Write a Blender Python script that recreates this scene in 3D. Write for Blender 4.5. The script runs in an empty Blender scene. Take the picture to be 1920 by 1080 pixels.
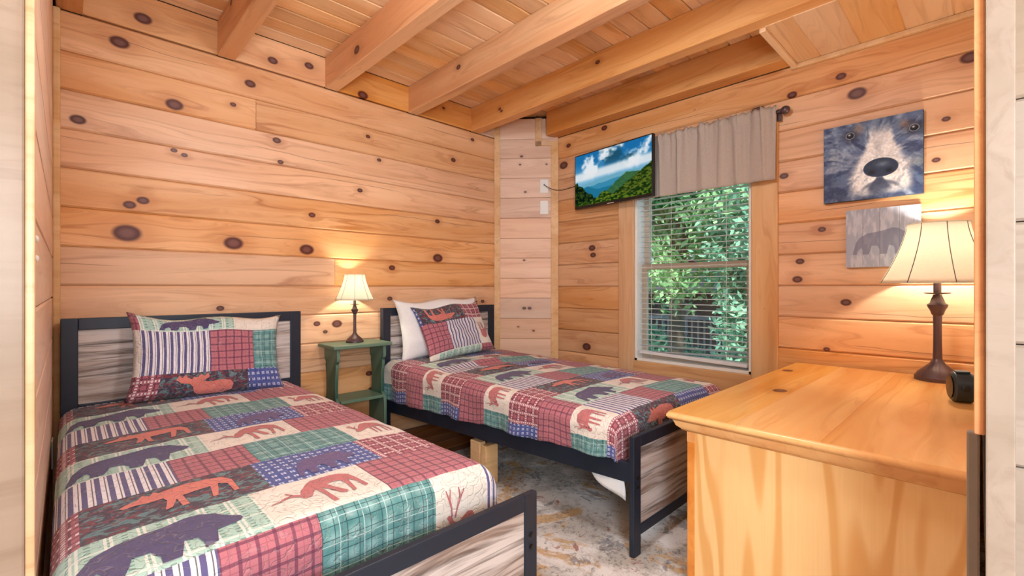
import bpy, bmesh, math, random
import numpy as np
from mathutils import Vector, Matrix
from mathutils.geometry import delaunay_2d_cdt

random.seed(7)
rng = np.random.default_rng(11)
S = bpy.context.scene
COL = S.collection
R = math.radians

# ------------------------------------------------------------------ camera
cam = bpy.data.cameras.new('camera')
cam.sensor_width = 36.0
cam.lens = 868 / 1920 * 36
cam.clip_start = 0.02
cam_o = bpy.data.objects.new('camera', cam)
COL.objects.link(cam_o)
cam_o.location = (0, 0, 1.03)
cam_o.rotation_euler = (R(90), 0, -math.atan2(868, 902))
S.camera = cam_o

# ------------------------------------------------------------------ light and exposure
S.view_settings.view_transform = 'Standard'
S.view_settings.look = 'None'
S.view_settings.gamma = 1.0
S.view_settings.use_curve_mapping = False
S.view_settings.exposure = 0.57
w = bpy.data.worlds.new('world')
S.world = w
w.use_nodes = True
wn = w.node_tree
sky = wn.nodes.new('ShaderNodeTexSky')
sky.sky_type = 'HOSEK_WILKIE'
sky.turbidity = 6.0
sky.sun_direction = (-0.5, -0.35, 0.75)
wn.links.new(sky.outputs[0], wn.nodes['Background'].inputs[0])
wn.nodes['Background'].inputs[1].default_value = 5.0
sun = bpy.data.lights.new('sun', 'SUN')
sun.energy = 8.0
sun.angle = R(3)
sun.color = (1, .97, .9)
sun_o = bpy.data.objects.new('sun', sun)
COL.objects.link(sun_o)
sun_o.rotation_euler = Vector((0.5, 0.3, -0.72)).to_track_quat('-Z', 'Y').to_euler()


def lamp(name, typ, loc, energy, color, size, rot=None):
    l = bpy.data.lights.new(name, typ)
    l.energy = energy
    l.color = color
    if typ == 'AREA':
        l.shape = 'DISK'
        l.size = size
    else:
        l.shadow_soft_size = size
    o = bpy.data.objects.new(name, l)
    COL.objects.link(o)
    o.location = loc
    if rot:
        o.rotation_euler = rot
    return o


COOL = (0.80, 0.92, 1.0)
S.cycles.max_bounces = 7
S.cycles.diffuse_bounces = 4
S.cycles.glossy_bounces = 2
S.cycles.transmission_bounces = 3
S.cycles.transparent_max_bounces = 8
S.cycles.adaptive_threshold = 0.035
S.cycles.caustics_reflective = False
S.cycles.caustics_refractive = False
S.cycles.sample_clamp_indirect = 6.0
lamp('ceiling_lamp_light', 'POINT', (.93, 0.85, 2.18), 44, COOL, 0.13)
lamp('hall_lamp_light', 'POINT', (-0.25, -0.75, 1.2), 118, COOL, 0.3)  # added unseen fill behind the camera, stands in for a camera flash

# ------------------------------------------------------------------ material tools


def lin(c):
    return tuple(((v / 255) / 12.92 if v / 255 <= .04045 else ((v / 255 + .055) / 1.055) ** 2.4) for v in c[:3]) + (1,)


class G:
    """small helper around a node tree"""

    def __init__(s, name, group=False):
        s.m = bpy.data.materials.new(name)
        s.m.use_nodes = True
        s.t = s.m.node_tree
        s.t.nodes.clear()
        s.out = s.t.nodes.new('ShaderNodeOutputMaterial')

    def n(s, typ, **k):
        nd = s.t.nodes.new('ShaderNode' + typ)
        for a, b in k.items():
            setattr(nd, a, b)
        return nd

    def put(s, sock, v):
        if isinstance(v, bpy.types.NodeSocket):
            s.t.links.new(v, sock)
        elif v is not None:
            if isinstance(v, (tuple, list)) and sock.type == 'VECTOR':
                v = v[:3]
            sock.default_value = v

    def ma(s, op, a, b=None, c=None, clamp=False):
        nd = s.n('Math', operation=op, use_clamp=clamp)
        s.put(nd.inputs[0], a)
        if b is not None:
            s.put(nd.inputs[1], b)
        if c is not None:
            s.put(nd.inputs[2], c)
        return nd.outputs[0]

    def vm(s, op, a, b=None):
        nd = s.n('VectorMath', operation=op)
        s.put(nd.inputs[0], a)
        if b is not None:
            s.put(nd.inputs[1], b)
        return nd.outputs[1] if op in ('LENGTH', 'DISTANCE', 'DOT_PRODUCT') else nd.outputs[0]

    def mix(s, f, a, b, mode='MIX'):
        nd = s.n('Mix', data_type='RGBA', blend_type=mode)
        s.put(nd.inputs[0], f)
        s.put(nd.inputs[6], a)
        s.put(nd.inputs[7], b)
        return nd.outputs[2]

    def noise(s, vec, scale=1.0, detail=2.0, rough=.5, dist=0.0):
        nd = s.n('TexNoise')
        s.put(nd.inputs['Vector'], vec)
        nd.inputs['Scale'].default_value = scale
        nd.inputs['Detail'].default_value = detail
        nd.inputs['Roughness'].default_value = rough
        nd.inputs['Distortion'].default_value = dist
        return nd.outputs[0]

    def sstep(s, v, a, b, lo=0.0, hi=1.0):
        nd = s.n('MapRange', interpolation_type='SMOOTHSTEP')
        s.put(nd.inputs[0], v)
        nd.inputs[1].default_value = a
        nd.inputs[2].default_value = b
        nd.inputs[3].default_value = lo
        nd.inputs[4].default_value = hi
        return nd.outputs[0]

    def xyz(s, v):
        nd = s.n('SeparateXYZ')
        s.put(nd.inputs[0], v)
        return nd.outputs

    def vec(s, x, y, z=0.0):
        nd = s.n('CombineXYZ')
        s.put(nd.inputs[0], x)
        s.put(nd.inputs[1], y)
        s.put(nd.inputs[2], z)
        return nd.outputs[0]

    def obj(s):
        return s.n('TexCoord').outputs['Object']

    def uv(s):
        return s.n('TexCoord').outputs['UV']

    def rnd(s):
        return s.n('ObjectInfo').outputs['Random']

    def bsdf(s, color, rough=.5, metal=0.0, bump=None, bstr=.3, bdist=.005, spec=.5, **k):
        b = s.n('BsdfPrincipled')
        s.put(b.inputs['Base Color'], color)
        s.put(b.inputs['Roughness'], rough)
        b.inputs['Metallic'].default_value = metal
        b.inputs['Specular IOR Level'].default_value = spec
        for a, v in k.items():
            s.put(b.inputs[a.replace('_', ' ')], v)
        if bump is not None:
            bp = s.n('Bump')
            bp.inputs['Strength'].default_value = bstr
            bp.inputs['Distance'].default_value = bdist
            s.put(bp.inputs['Height'], bump)
            s.t.links.new(bp.outputs[0], b.inputs['Normal'])
        s.t.links.new(b.outputs[0], s.out.inputs[0])
        return s.m


def plain(name, c, rough=.5, metal=0.0, var=.06, scale=30, spec=.5):
    g = G(name)
    f = g.noise(g.obj(), scale, 3)
    a = lin(c)
    col = g.mix(f, tuple(v * (1 - var * 2) for v in a[:3]) + (1,), tuple(min(1, v * (1 + var * 2)) for v in a[:3]) + (1,))
    return g.bsdf(col, rough, metal, spec=spec)


def pine(name, light, mid, dark, knot=(66, 32, 26), rough=.42, streak=.5, nk=4, autoknots=True, spread=.16, spec=.35, kscale=1.0, crack=False):
    """pine boards: local x runs along the grain; knots come from object properties k0..k3 = (x, y, radius)"""
    g = G(name)
    x, y, z = g.xyz(g.obj())
    r = g.rnd()
    r1 = g.ma('MULTIPLY', r, 53.0)
    r2 = g.ma('MULTIPLY', g.ma('FRACT', g.ma('MULTIPLY', r, 91.7)), 29.0)
    # knots
    km = None
    kin = None
    halo = None
    push = None
    for i in range(nk):
        at = g.n('Attribute', attribute_type='OBJECT', attribute_name='k%d' % i)
        kx, ky, kr = g.xyz(at.outputs['Vector'])
        dx = g.ma('MULTIPLY', g.ma('SUBTRACT', x, kx), .72)
        dy = g.ma('SUBTRACT', y, ky)
        d = g.ma('SQRT', g.ma('ADD', g.ma('MULTIPLY', dx, dx), g.ma('MULTIPLY', dy, dy)))
        q = g.ma('DIVIDE', d, g.ma('MAXIMUM', kr, .0005))
        m = g.sstep(q, .95, .6)
        h = g.sstep(q, 3.4, .9)
        on = g.ma('GREATER_THAN', kr, .001)
        mi_ = g.ma('MULTIPLY', g.sstep(q, .62, .2), .7)
        kin = mi_ if kin is None else g.ma('MAXIMUM', kin, mi_)
        m = g.ma('MULTIPLY', m, on)
        h = g.ma('MULTIPLY', h, on)
        p = g.ma('MULTIPLY', h, g.ma('MULTIPLY', dy, 26.0))
        km = m if km is None else g.ma('MAXIMUM', km, m)
        halo = h if halo is None else g.ma('MAXIMUM', halo, h)
        push = p if push is None else g.ma('ADD', push, p)
    pv = g.vec(g.ma('ADD', g.ma('MULTIPLY', x, .55), r1), g.ma('ADD', g.ma('MULTIPLY', y, 5.5), r2), g.ma('MULTIPLY', z, 5.5))
    big = g.noise(pv, 1.3, 2.5)
    gy = g.ma('ADD', g.ma('MULTIPLY', y, 34.0), g.ma('MULTIPLY', big, 16.0))
    if push is not None:
        gy = g.ma('SUBTRACT', gy, push)
    fine = g.noise(g.vec(g.ma('ADD', g.ma('MULTIPLY', x, 1.6), r2), gy, g.ma('MULTIPLY', z, 34.0)), 1.0, 4, .6)
    ring = g.ma('MULTIPLY_ADD', g.ma('SINE', g.ma('MULTIPLY', gy, 2.1)), .5, .5)
    f1 = g.sstep(big, .3, .72)
    col = g.mix(f1, lin(light), lin(mid))
    f2 = g.ma('MULTIPLY', g.ma('MULTIPLY', g.sstep(fine, .42, .75), g.ma('MULTIPLY_ADD', ring, .6, .4)), streak)
    col = g.mix(f2, col, lin(dark))
    if halo is not None:
        hf = g.ma('MULTIPLY', g.ma('POWER', halo, 2.0), .3)
        col = g.mix(hf, col, lin(dark))
    if autoknots:
        vo = g.n('TexVoronoi', feature='F1')
        g.put(vo.inputs['Vector'], g.vec(g.ma('ADD', g.ma('MULTIPLY', x, 1.5), r2), g.ma('ADD', g.ma('MULTIPLY', y, 3.2), r1), r2))
        vo.inputs['Scale'].default_value = 1.7 * kscale
        am = g.sstep(vo.outputs['Distance'], .03, .015)
        col = g.mix(g.ma('MULTIPLY', am, .6), col, lin((128, 80, 60)))
    if km is not None:
        kn = g.noise(g.obj(), 120, 2)
        kc = g.mix(kn, lin(knot), lin(tuple(min(255, int(v * 1.5)) for v in knot)))
        kc = g.mix(kin, kc, lin((128, 88, 82)))
        col = g.mix(km, col, kc)
    if crack:
        cn_ = g.noise(g.vec(g.ma('ADD', g.ma('MULTIPLY', x, 1.3), r2), 0.0, 3.0), 1.0, 2)
        yc = g.ma('ADD', g.ma('MULTIPLY_ADD', g.ma('FRACT', g.ma('MULTIPLY', r, 41.3)), .13, -.065), g.ma('MULTIPLY_ADD', cn_, .09, -.045))
        cm = g.ma('MULTIPLY', g.sstep(g.ma('ABSOLUTE', g.ma('SUBTRACT', y, yc)), .0022, .0006), g.sstep(g.noise(g.vec(g.ma('ADD', g.ma('MULTIPLY', x, .9), r1), 5.0, 1.0), 1.0, 1), .50, .56))
        col = g.mix(g.ma('MULTIPLY', cm, .62), col, lin((70, 38, 24)))
    tone = g.n('Attribute', attribute_type='OBJECT', attribute_name='tone').outputs['Fac']
    br = g.ma('SUBTRACT', g.ma('MULTIPLY_ADD', r, spread * 2, 1 - spread), tone)
    hv = g.n('HueSaturation')
    g.put(hv.inputs['Value'], br)
    g.put(hv.inputs['Saturation'], g.ma('MULTIPLY_ADD', g.ma('FRACT', g.ma('MULTIPLY', r, 17.3)), .28, .86))
    g.put(hv.inputs['Color'], col)
    return g.bsdf(hv.outputs[0], rough, 0, spec=spec)


class Pine:
    """one wood species; a material with just as many knot slots as a board needs"""

    def __init__(s, *a, **k):
        s.a, s.k, s.c = a, k, {}

    def get(s, n):
        if n not in s.c:
            k = dict(s.k)
            k['nk'] = n
            s.c[n] = pine(s.a[0] + ('_with_%d_knots' % n if n else ''), *s.a[1:], **k)
        return s.c[n]


M = {}
M['wall'] = Pine('pine_log_boards', (236, 190, 148), (220, 164, 116), (176, 110, 66), autoknots=True, spread=.07, crack=True, streak=.72)
M['column'] = Pine('pale_pine_boards', (232, 200, 176), (218, 178, 152), (188, 142, 114), autoknots=True, spread=.09)
M['trim'] = Pine('light_pine_trim', (232, 196, 152), (216, 172, 122), (184, 132, 84), autoknots=False, spread=.08)
M['beam'] = Pine('pine_beam', (230, 178, 126), (214, 150, 94), (166, 100, 52), autoknots=True, spread=.08, kscale=.8)
M['ceil'] = Pine('pine_ceiling_boards', (240, 200, 156), (226, 176, 126), (178, 122, 78), autoknots=True, spread=.12, kscale=1.6)
M['floor'] = Pine('pine_floor_boards', (170, 112, 66), (140, 84, 46), (90, 50, 28), autoknots=False, spread=.2)
M['casing'] = Pine('window_casing_pine', (224, 184, 140), (206, 156, 108), (170, 116, 72), autoknots=True, spread=.05, kscale=2)
M['jamb'] = Pine('pale_door_jamb', (164, 148, 134), (150, 134, 118), (132, 112, 96), autoknots=False, spread=.03)
M['orange'] = Pine('orange_door_trim', (226, 156, 84), (208, 130, 60), (176, 96, 40), autoknots=False, spread=.03)
M['drtop'] = Pine('honey_pine_top', (238, 186, 122), (222, 156, 92), (190, 116, 64), autoknots=False, spread=.04, rough=.25, streak=.35)
M['drside'] = None
M['lumber'] = Pine('raw_lumber', (214, 184, 146), (196, 160, 120), (160, 120, 84), autoknots=False)
M['black'] = plain('black_metal', (34, 42, 58), .42, .2)
M['darkgap'] = plain('dark_gap_wood', (60, 36, 22), .9)
M['white'] = plain('white_plastic', (232, 232, 228), .4, var=.02)
M['blind'] = plain('white_blind', (228, 228, 230), .45, var=.02)
M['vinyl'] = plain('window_sash', (196, 174, 152), .45, var=.03)
M['linen_white'] = plain('white_cotton', (232, 234, 238), .85, var=.03, scale=60, spec=.1)
M['bronze'] = plain('bronze_lamp_metal', (92, 74, 78), .33, .45)
M['darkplastic'] = plain('dark_plastic', (38, 50, 56), .4)
M['blackplastic'] = plain('black_plastic', (18, 18, 20), .35)
M['grey'] = plain('grey_panel', (134, 124, 114), .6)
M['hall'] = plain('hall_wood', (214, 186, 152), .7)
M['mattress'] = plain('mattress_fabric', (226, 226, 226), .9, spec=.1)
M['cable'] = plain('black_cable', (22, 22, 24), .5)
M['rope'] = plain('white_cord', (226, 226, 226), .6)


def mat_dresser_side():
    g = G('pine_plywood_side')
    x, y, z = g.xyz(g.obj())          # world-aligned: y across the panel, z up
    wv = g.noise(g.vec(g.ma('MULTIPLY', x, 2.0), g.ma('MULTIPLY', y, 6.5), g.ma('MULTIPLY', z, .8)), 1.0, 1.5, .4)
    ph = g.ma('ADD', g.ma('MULTIPLY', y, 30.0), g.ma('MULTIPLY', wv, 44.0))
    s1 = g.ma('MULTIPLY_ADD', g.ma('SINE', ph), .5, .5)
    fine = g.noise(g.vec(0.0, g.ma('MULTIPLY', y, 160.0), g.ma('MULTIPLY', z, 4.0)), 1.0, 3)
    col = g.mix(g.ma('MULTIPLY', g.sstep(s1, .35, .95), .8), lin((240, 200, 140)), lin((216, 156, 84)))
    col = g.mix(g.ma('MULTIPLY', fine, .35), col, lin((214, 156, 92)))
    return g.bsdf(col, .4, 0, fine, .08, .001)


M['drside'] = mat_dresser_side()


def mat_reclaimed():
    g = G('grey_reclaimed_laminate')
    x, y, z = g.xyz(g.obj())
    r = g.rnd()
    ro = g.ma('MULTIPLY', r, 31.0)
    # horizontal planks printed on the panel
    pl = g.ma('FLOOR', g.ma('MULTIPLY', z, 13.0))
    wob = g.noise(g.vec(g.ma('MULTIPLY', x, 1.2), y, g.ma('MULTIPLY', z, 5.0)), 1.5, 2)
    st = g.noise(g.vec(g.ma('ADD', g.ma('MULTIPLY', x, 2.6), g.ma('MULTIPLY', pl, 5.7)), ro, g.ma('ADD', g.ma('MULTIPLY', z, 52.0), g.ma('MULTIPLY', wob, 4.0))), 1.0, 5, .6)
    br = g.noise(g.vec(g.ma('ADD', g.ma('MULTIPLY', x, 1.1), g.ma('MULTIPLY', pl, 3.1)), ro, g.ma('MULTIPLY', z, 14.0)), 1.0, 2)
    col = g.mix(g.sstep(st, .34, .60), lin((104, 92, 88)), lin((206, 198, 196)))
    col = g.mix(g.ma('MULTIPLY', g.sstep(br, .45, .7), .45), col, lin((158, 126, 106)))
    seam = g.ma('LESS_THAN', g.ma('FRACT', g.ma('MULTIPLY', z, 13.0)), .035)
    col = g.mix(g.ma('MULTIPLY', seam, .45), col, lin((60, 52, 50)))
    return g.bsdf(col, .5)


M['reclaimed'] = mat_reclaimed()


def mat_green():
    g = G('distressed_green_paint')
    co = g.obj()
    n = g.noise(co, 9, 4, .6)
    n2 = g.noise(g.vm('MULTIPLY', co, (30, 30, 6)), 1.0, 4, .7)
    col = g.mix(n, lin((18, 66, 56)), lin((36, 92, 78)))
    ge = g.n('NewGeometry').outputs['Pointiness']
    edge = g.sstep(ge, .515, .56)
    wear = g.ma('MAXIMUM', g.sstep(n2, .68, .78), g.ma('MULTIPLY', edge, .7))
    col = g.mix(g.ma('MULTIPLY', wear, .55), col, lin((150, 176, 150)))
    return g.bsdf(col, .45, 0, n2, .2, .002)


M['green'] = mat_green()


def mat_rug():
    g = G('distressed_rug')
    co = g.obj()
    fine = g.noise(co, 55, 4, .75)
    n1 = g.noise(co, 3.0, 5, .65, .4)
    n2 = g.noise(g.vm('ADD', co, (7.3, 3.1, 1)), 3.0, 6, .7, .5)
    n3 = g.noise(g.vm('ADD', co, (3, 9, 2)), 5.5, 6, .75, .6)
    n4 = g.noise(g.vm('ADD', co, (13, 2, 5)), 10.0, 5, .75, .8)
    col = g.mix(g.sstep(n1, .40, .58), lin((222, 220, 220)), lin((176, 172, 168)))
    col = g.mix(g.ma('MULTIPLY', g.sstep(n2, .54, .60), .8), col, lin((190, 152, 100)))
    col = g.mix(g.ma('MULTIPLY', g.sstep(n3, .56, .60), .65), col, lin((112, 116, 128)))
    col = g.mix(g.ma('MULTIPLY', g.sstep(n4, .60, .64), .75), col, lin((150, 84, 70)))
    col = g.mix(g.ma('MULTIPLY', g.ma('MULTIPLY', g.sstep(fine, .5, .62), g.sstep(n1, .36, .56)), .6), col, lin((92, 86, 84)))
    return g.bsdf(col, .95, 0, fine, .5, .004, .1)


M['rug'] = mat_rug()


def mat_linen():
    g = G('taupe_linen')
    x, y, z = g.xyz(g.obj())
    wv = g.noise(g.vec(g.ma('MULTIPLY', x, 3.0), g.ma('MULTIPLY', y, 220.0), g.ma('MULTIPLY', z, 90.0)), 1.0, 3)
    col = g.mix(wv, lin((186, 172, 162)), lin((210, 198, 188)))
    b = g.n('BsdfDiffuse')
    g.put(b.inputs[0], col)
    t = g.n('BsdfTranslucent')
    g.put(t.inputs[0], col)
    mx = g.n('MixShader')
    mx.inputs[0].default_value = .22
    g.t.links.new(b.outputs[0], mx.inputs[1])
    g.t.links.new(t.outputs[0], mx.inputs[2])
    g.t.links.new(mx.outputs[0], g.out.inputs[0])
    return g.m


M['linen'] = mat_linen()


def mat_shade():
    g = G('cream_lampshade')
    x, y, z = g.xyz(g.obj())
    n = g.noise(g.vm('MULTIPLY', g.obj(), (60, 60, 200)), 1.0, 2)
    col = g.mix(n, lin((240, 236, 224)), lin((250, 247, 238)))
    b = g.n('BsdfDiffuse')
    g.put(b.inputs[0], col)
    t = g.n('BsdfTranslucent')
    g.put(t.inputs[0], col)
    mx = g.n('MixShader')
    mx.inputs[0].default_value = .68
    g.t.links.new(b.outputs[0], mx.inputs[1])
    g.t.links.new(t.outputs[0], mx.inputs[2])
    g.t.links.new(mx.outputs[0], g.out.inputs[0])
    return g.m


M['shade'] = mat_shade()


def mat_emit(name, c, st):
    g = G(name)
    e = g.n('Emission')
    e.inputs[0].default_value = lin(c)
    e.inputs[1].default_value = st
    g.t.links.new(e.outputs[0], g.out.inputs[0])
    return g.m


M['bulb'] = mat_emit('lamp_bulb_glow', (255, 236, 200), 6)
M['dome'] = mat_emit('ceiling_lamp_glow', (255, 252, 246), 3)


def mat_glass():
    g = G('window_glass')
    t = g.n('BsdfTransparent')
    t.inputs[0].default_value = (.93, .97, .96, 1)
    gl = g.n('BsdfGlossy')
    gl.inputs['Roughness'].default_value = .03
    mx = g.n('MixShader')
    mx.inputs[0].default_value = .05
    g.t.links.new(t.outputs[0], mx.inputs[1])
    g.t.links.new(gl.outputs[0], mx.inputs[2])
    g.t.links.new(mx.outputs[0], g.out.inputs[0])
    return g.m


M['glass'] = mat_glass()


def mat_attr(name, emit=0.0, rough=.6, bump=False):
    g = G(name)
    a = g.n('Attribute', attribute_name='Col').outputs['Color']
    if emit:
        e = g.n('Emission')
        g.put(e.inputs[0], a)
        e.inputs[1].default_value = emit
        g.t.links.new(e.outputs[0], g.out.inputs[0])
        return g.m
    n = g.noise(g.obj(), 260, 2)
    return g.bsdf(a, rough, 0, n, .25, .002, .3)


M['screen'] = mat_attr('television_picture', .62)
M['canvas'] = mat_attr('painted_canvas')
M['sign'] = mat_attr('painted_wood_sign')


def mat_leaf(name, a, b):
    g = G(name)
    n = g.noise(g.n('NewGeometry').outputs['Position'], 2.2, 3)
    n2 = g.noise(g.n('NewGeometry').outputs['Position'], 23, 2)
    col = g.mix(g.sstep(n, .35, .65), lin(a), lin(b))
    col = g.mix(g.ma('MULTIPLY', g.sstep(n2, .5, .7), .6), col, lin((205, 222, 170)))
    d = g.n('BsdfDiffuse')
    g.put(d.inputs[0], col)
    t = g.n('BsdfTranslucent')
    g.put(t.inputs[0], col)
    mx = g.n('MixShader')
    mx.inputs[0].default_value = .4
    g.t.links.new(d.outputs[0], mx.inputs[1])
    g.t.links.new(t.outputs[0], mx.inputs[2])
    g.t.links.new(mx.outputs[0], g.out.inputs[0])
    return g.m


M['leaf_a'] = mat_leaf('leaves_mid_green', (110, 158, 110), (160, 200, 148))
M['leaf_b'] = mat_leaf('leaves_blue_green', (100, 152, 132), (150, 196, 172))
M['leaf_c'] = mat_leaf('leaves_pale_green', (140, 176, 104), (180, 204, 140))
M['bark'] = plain('bark', (96, 82, 72), .9)
M['cabinwall'] = plain('dark_cabin_wall', (74, 62, 58), .8)
M['cabinroof'] = plain('grey_cabin_roof', (122, 122, 134), .8)
M['yard'] = plain('forest_ground', (96, 118, 76), .95, scale=3)

# quilt fabrics: UV is in metres on the cloth


def quilting(g, u, v):
    n = g.noise(g.vec(u, v), 34, 1.5, .4, .6)
    ln = g.ma('ABSOLUTE', g.ma('SUBTRACT', n, .5))
    return g.sstep(ln, 0.0, .045)


def stripes(g, c, p, wd, off=0.0):
    f = g.ma('FRACT', g.ma('ADD', g.ma('DIVIDE', c, p), off))
    return g.ma('LESS_THAN', f, wd)


def fabric(name, fn):
    g = G(name)
    u, v, _ = g.xyz(g.uv())
    col = fn(g, u, v)
    q = quilting(g, u, v)
    col = g.mix(g.ma('MULTIPLY_ADD', q, -.10, .10), col, lin((225, 215, 220)))
    weave = g.noise(g.vec(u, v), 420, 1)
    h = g.ma('ADD', q, g.ma('MULTIPLY', weave, .25))
    return g.bsdf(col, .9, 0, h, .55, .006, .08, Sheen_Weight=.15)


def f_cream(g, u, v):
    n = g.noise(g.vec(u, v), 14, 2)
    c = g.mix(n, lin((222, 214, 206)), lin((236, 230, 224)))
    l = g.ma('MAXIMUM', stripes(g, u, .042, .06), stripes(g, v, .042, .06))
    return g.mix(g.ma('MULTIPLY', l, .3), c, lin((190, 184, 172)))


def f_red(g, u, v):
    c = lin((182, 114, 126))
    a = stripes(g, u, .036, .2)
    b = stripes(g, v, .036, .2)
    t = g.ma('MAXIMUM', stripes(g, u, .036, .05, .45), stripes(g, v, .036, .05, .45))
    c = g.mix(g.ma('MULTIPLY', t, .35), c, lin((120, 54, 64)))
    c = g.mix(g.ma('MULTIPLY', a, .72), c, lin((104, 58, 82)))
    return g.mix(g.ma('MULTIPLY', b, .72), c, lin((104, 58, 82)))


def f_burg(g, u, v):
    c = lin((170, 98, 112))
    a = stripes(g, u, .026, .2)
    b = stripes(g, v, .026, .2)
    c = g.mix(g.ma('MULTIPLY', g.ma('MAXIMUM', a, b), .75), c, lin((88, 40, 56)))
    d = g.ma('MULTIPLY', stripes(g, u, .052, .2, .3), stripes(g, v, .013, .5))
    e = g.ma('MULTIPLY', stripes(g, v, .052, .2, .3), stripes(g, u, .013, .5))
    return g.mix(g.ma('MULTIPLY', g.ma('MAXIMUM', d, e), .85), c, lin((236, 222, 224)))


def f_teal(g, u, v):
    n = g.noise(g.vec(u, v), 26, 2)
    c = g.mix(n, lin((60, 112, 116)), lin((118, 170, 170)))
    w_ = g.ma('MULTIPLY', g.ma('MULTIPLY_ADD', g.ma('SINE', g.ma('MULTIPLY', u, 130)), .5, .5), g.ma('MULTIPLY_ADD', g.ma('SINE', g.ma('MULTIPLY', v, 130)), .5, .5))
    c = g.mix(g.ma('MULTIPLY', w_, .5), c, lin((170, 206, 208)))
    t = g.ma('MAXIMUM', stripes(g, u, .03, .07), stripes(g, v, .03, .07))
    c = g.mix(g.ma('MULTIPLY', t, .75), c, lin((28, 54, 66)))
    t2 = g.ma('MAXIMUM', stripes(g, u, .06, .04, .3), stripes(g, v, .06, .04, .3))
    return g.mix(g.ma('MULTIPLY', t2, .6), c, lin((200, 224, 226)))


def f_mint(g, u, v):
    c = lin((170, 202, 194))
    d = g.ma('MULTIPLY', stripes(g, v, .015, .4), stripes(g, u, .03, .35, .2))
    c = g.mix(g.ma('MULTIPLY', d, .7), c, lin((92, 132, 124)))
    l = g.ma('MAXIMUM', stripes(g, u, .055, .1), stripes(g, u, .055, .1, .82))
    c = g.mix(g.ma('MULTIPLY', l, .85), c, lin((230, 234, 228)))
    l2 = stripes(g, v, .07, .1)
    return g.mix(g.ma('MULTIPLY', l2, .7), c, lin((226, 232, 226)))


def f_stripe(g, u, v):
    c = lin((232, 228, 236))
    a = stripes(g, u, .027, .42)
    c = g.mix(g.ma('MULTIPLY', a, .95), c, lin((82, 76, 128)))
    t = stripes(g, u, .027, .09, .25)
    return g.mix(g.ma('MULTIPLY', t, .85), c, lin((44, 38, 52)))


def f_blue(g, u, v):
    n = g.noise(g.vec(u, v), 30, 2)
    c = g.mix(n, lin((60, 74, 140)), lin((92, 104, 168)))
    d = g.ma('MULTIPLY', g.ma('MULTIPLY', stripes(g, u, .024, .55), stripes(g, v, .03, .45)), g.ma('MAXIMUM', stripes(g, u, .008, .5), stripes(g, v, .009, .4)))
    return g.mix(g.ma('MULTIPLY', d, .85), c, lin((206, 212, 236)))


def f_leaf(g, u, v):
    p = g.vec(g.ma('MULTIPLY', u, 30.0), g.ma('MULTIPLY', v, 46.0))
    n = g.noise(p, 1.0, 2, .5, 1.2)
    n2 = g.noise(g.vm('ADD', p, (5, 8, 3)), 1.0, 2, .5, 1.2)
    c = g.mix(g.sstep(n, .5, .6), lin((74, 62, 78)), lin((98, 128, 134)))
    return g.mix(g.ma('MULTIPLY', g.sstep(n2, .54, .6), .85), c, lin((126, 60, 70)))


FAB = ['cream', 'red', 'burg', 'teal', 'mint', 'stripe', 'blue', 'leaf']
FN = dict(cream=f_cream, red=f_red, burg=f_burg, teal=f_teal, mint=f_mint, stripe=f_stripe, blue=f_blue, leaf=f_leaf)
for k in FAB:
    M['q_' + k] = fabric('quilt_' + k, FN[k])
M['q_deer'] = fabric('quilt_print_rose', lambda g, u, v: g.mix(g.noise(g.vec(u, v), 40, 2), lin((178, 104, 108)), lin((194, 122, 124))))
M['q_moose'] = fabric('quilt_print_coral', lambda g, u, v: g.mix(g.noise(g.vec(u, v), 40, 2), lin((200, 112, 104)), lin((214, 132, 122))))
M['q_bear'] = fabric('quilt_print_indigo', lambda g, u, v: g.mix(g.noise(g.vec(u, v), 40, 2), lin((74, 66, 104)), lin((92, 84, 124))))
M['q_plum'] = fabric('quilt_print_plum', lambda g, u, v: g.mix(g.noise(g.vec(u, v), 40, 2), lin((92, 76, 122)), lin((112, 92, 138))))

# ------------------------------------------------------------------ mesh tools


def link(name, me, mat=None, parent=None, loc=(0, 0, 0), rot=(0, 0, 0)):
    o = bpy.data.objects.new(name, me)
    COL.objects.link(o)
    if isinstance(mat, Pine):
        mat = mat.get(0)
    if mat is not None and me is not None and not me.materials:
        me.materials.append(mat)
    o.parent = parent
    o.location = loc
    o.rotation_euler = rot
    return o


def tag(o, label, cat, group=None):
    o['label'] = label
    o['category'] = cat
    if group:
        o['group'] = group
    return o


def thing(name, label, cat, loc=(0, 0, 0), rot=(0, 0, 0), group=None):
    return tag(link(name, None, None, None, loc, rot), label, cat, group)


def struct(o):
    o['kind'] = 'structure'
    return o


def mesh(name, v, f, smooth=False):
    me = bpy.data.meshes.new(name)
    me.from_pydata([tuple(map(float, p)) for p in v], [], f)
    me.update()
    if smooth:
        me.polygons.foreach_set('use_smooth', [True] * len(me.polygons))
    return me


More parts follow.
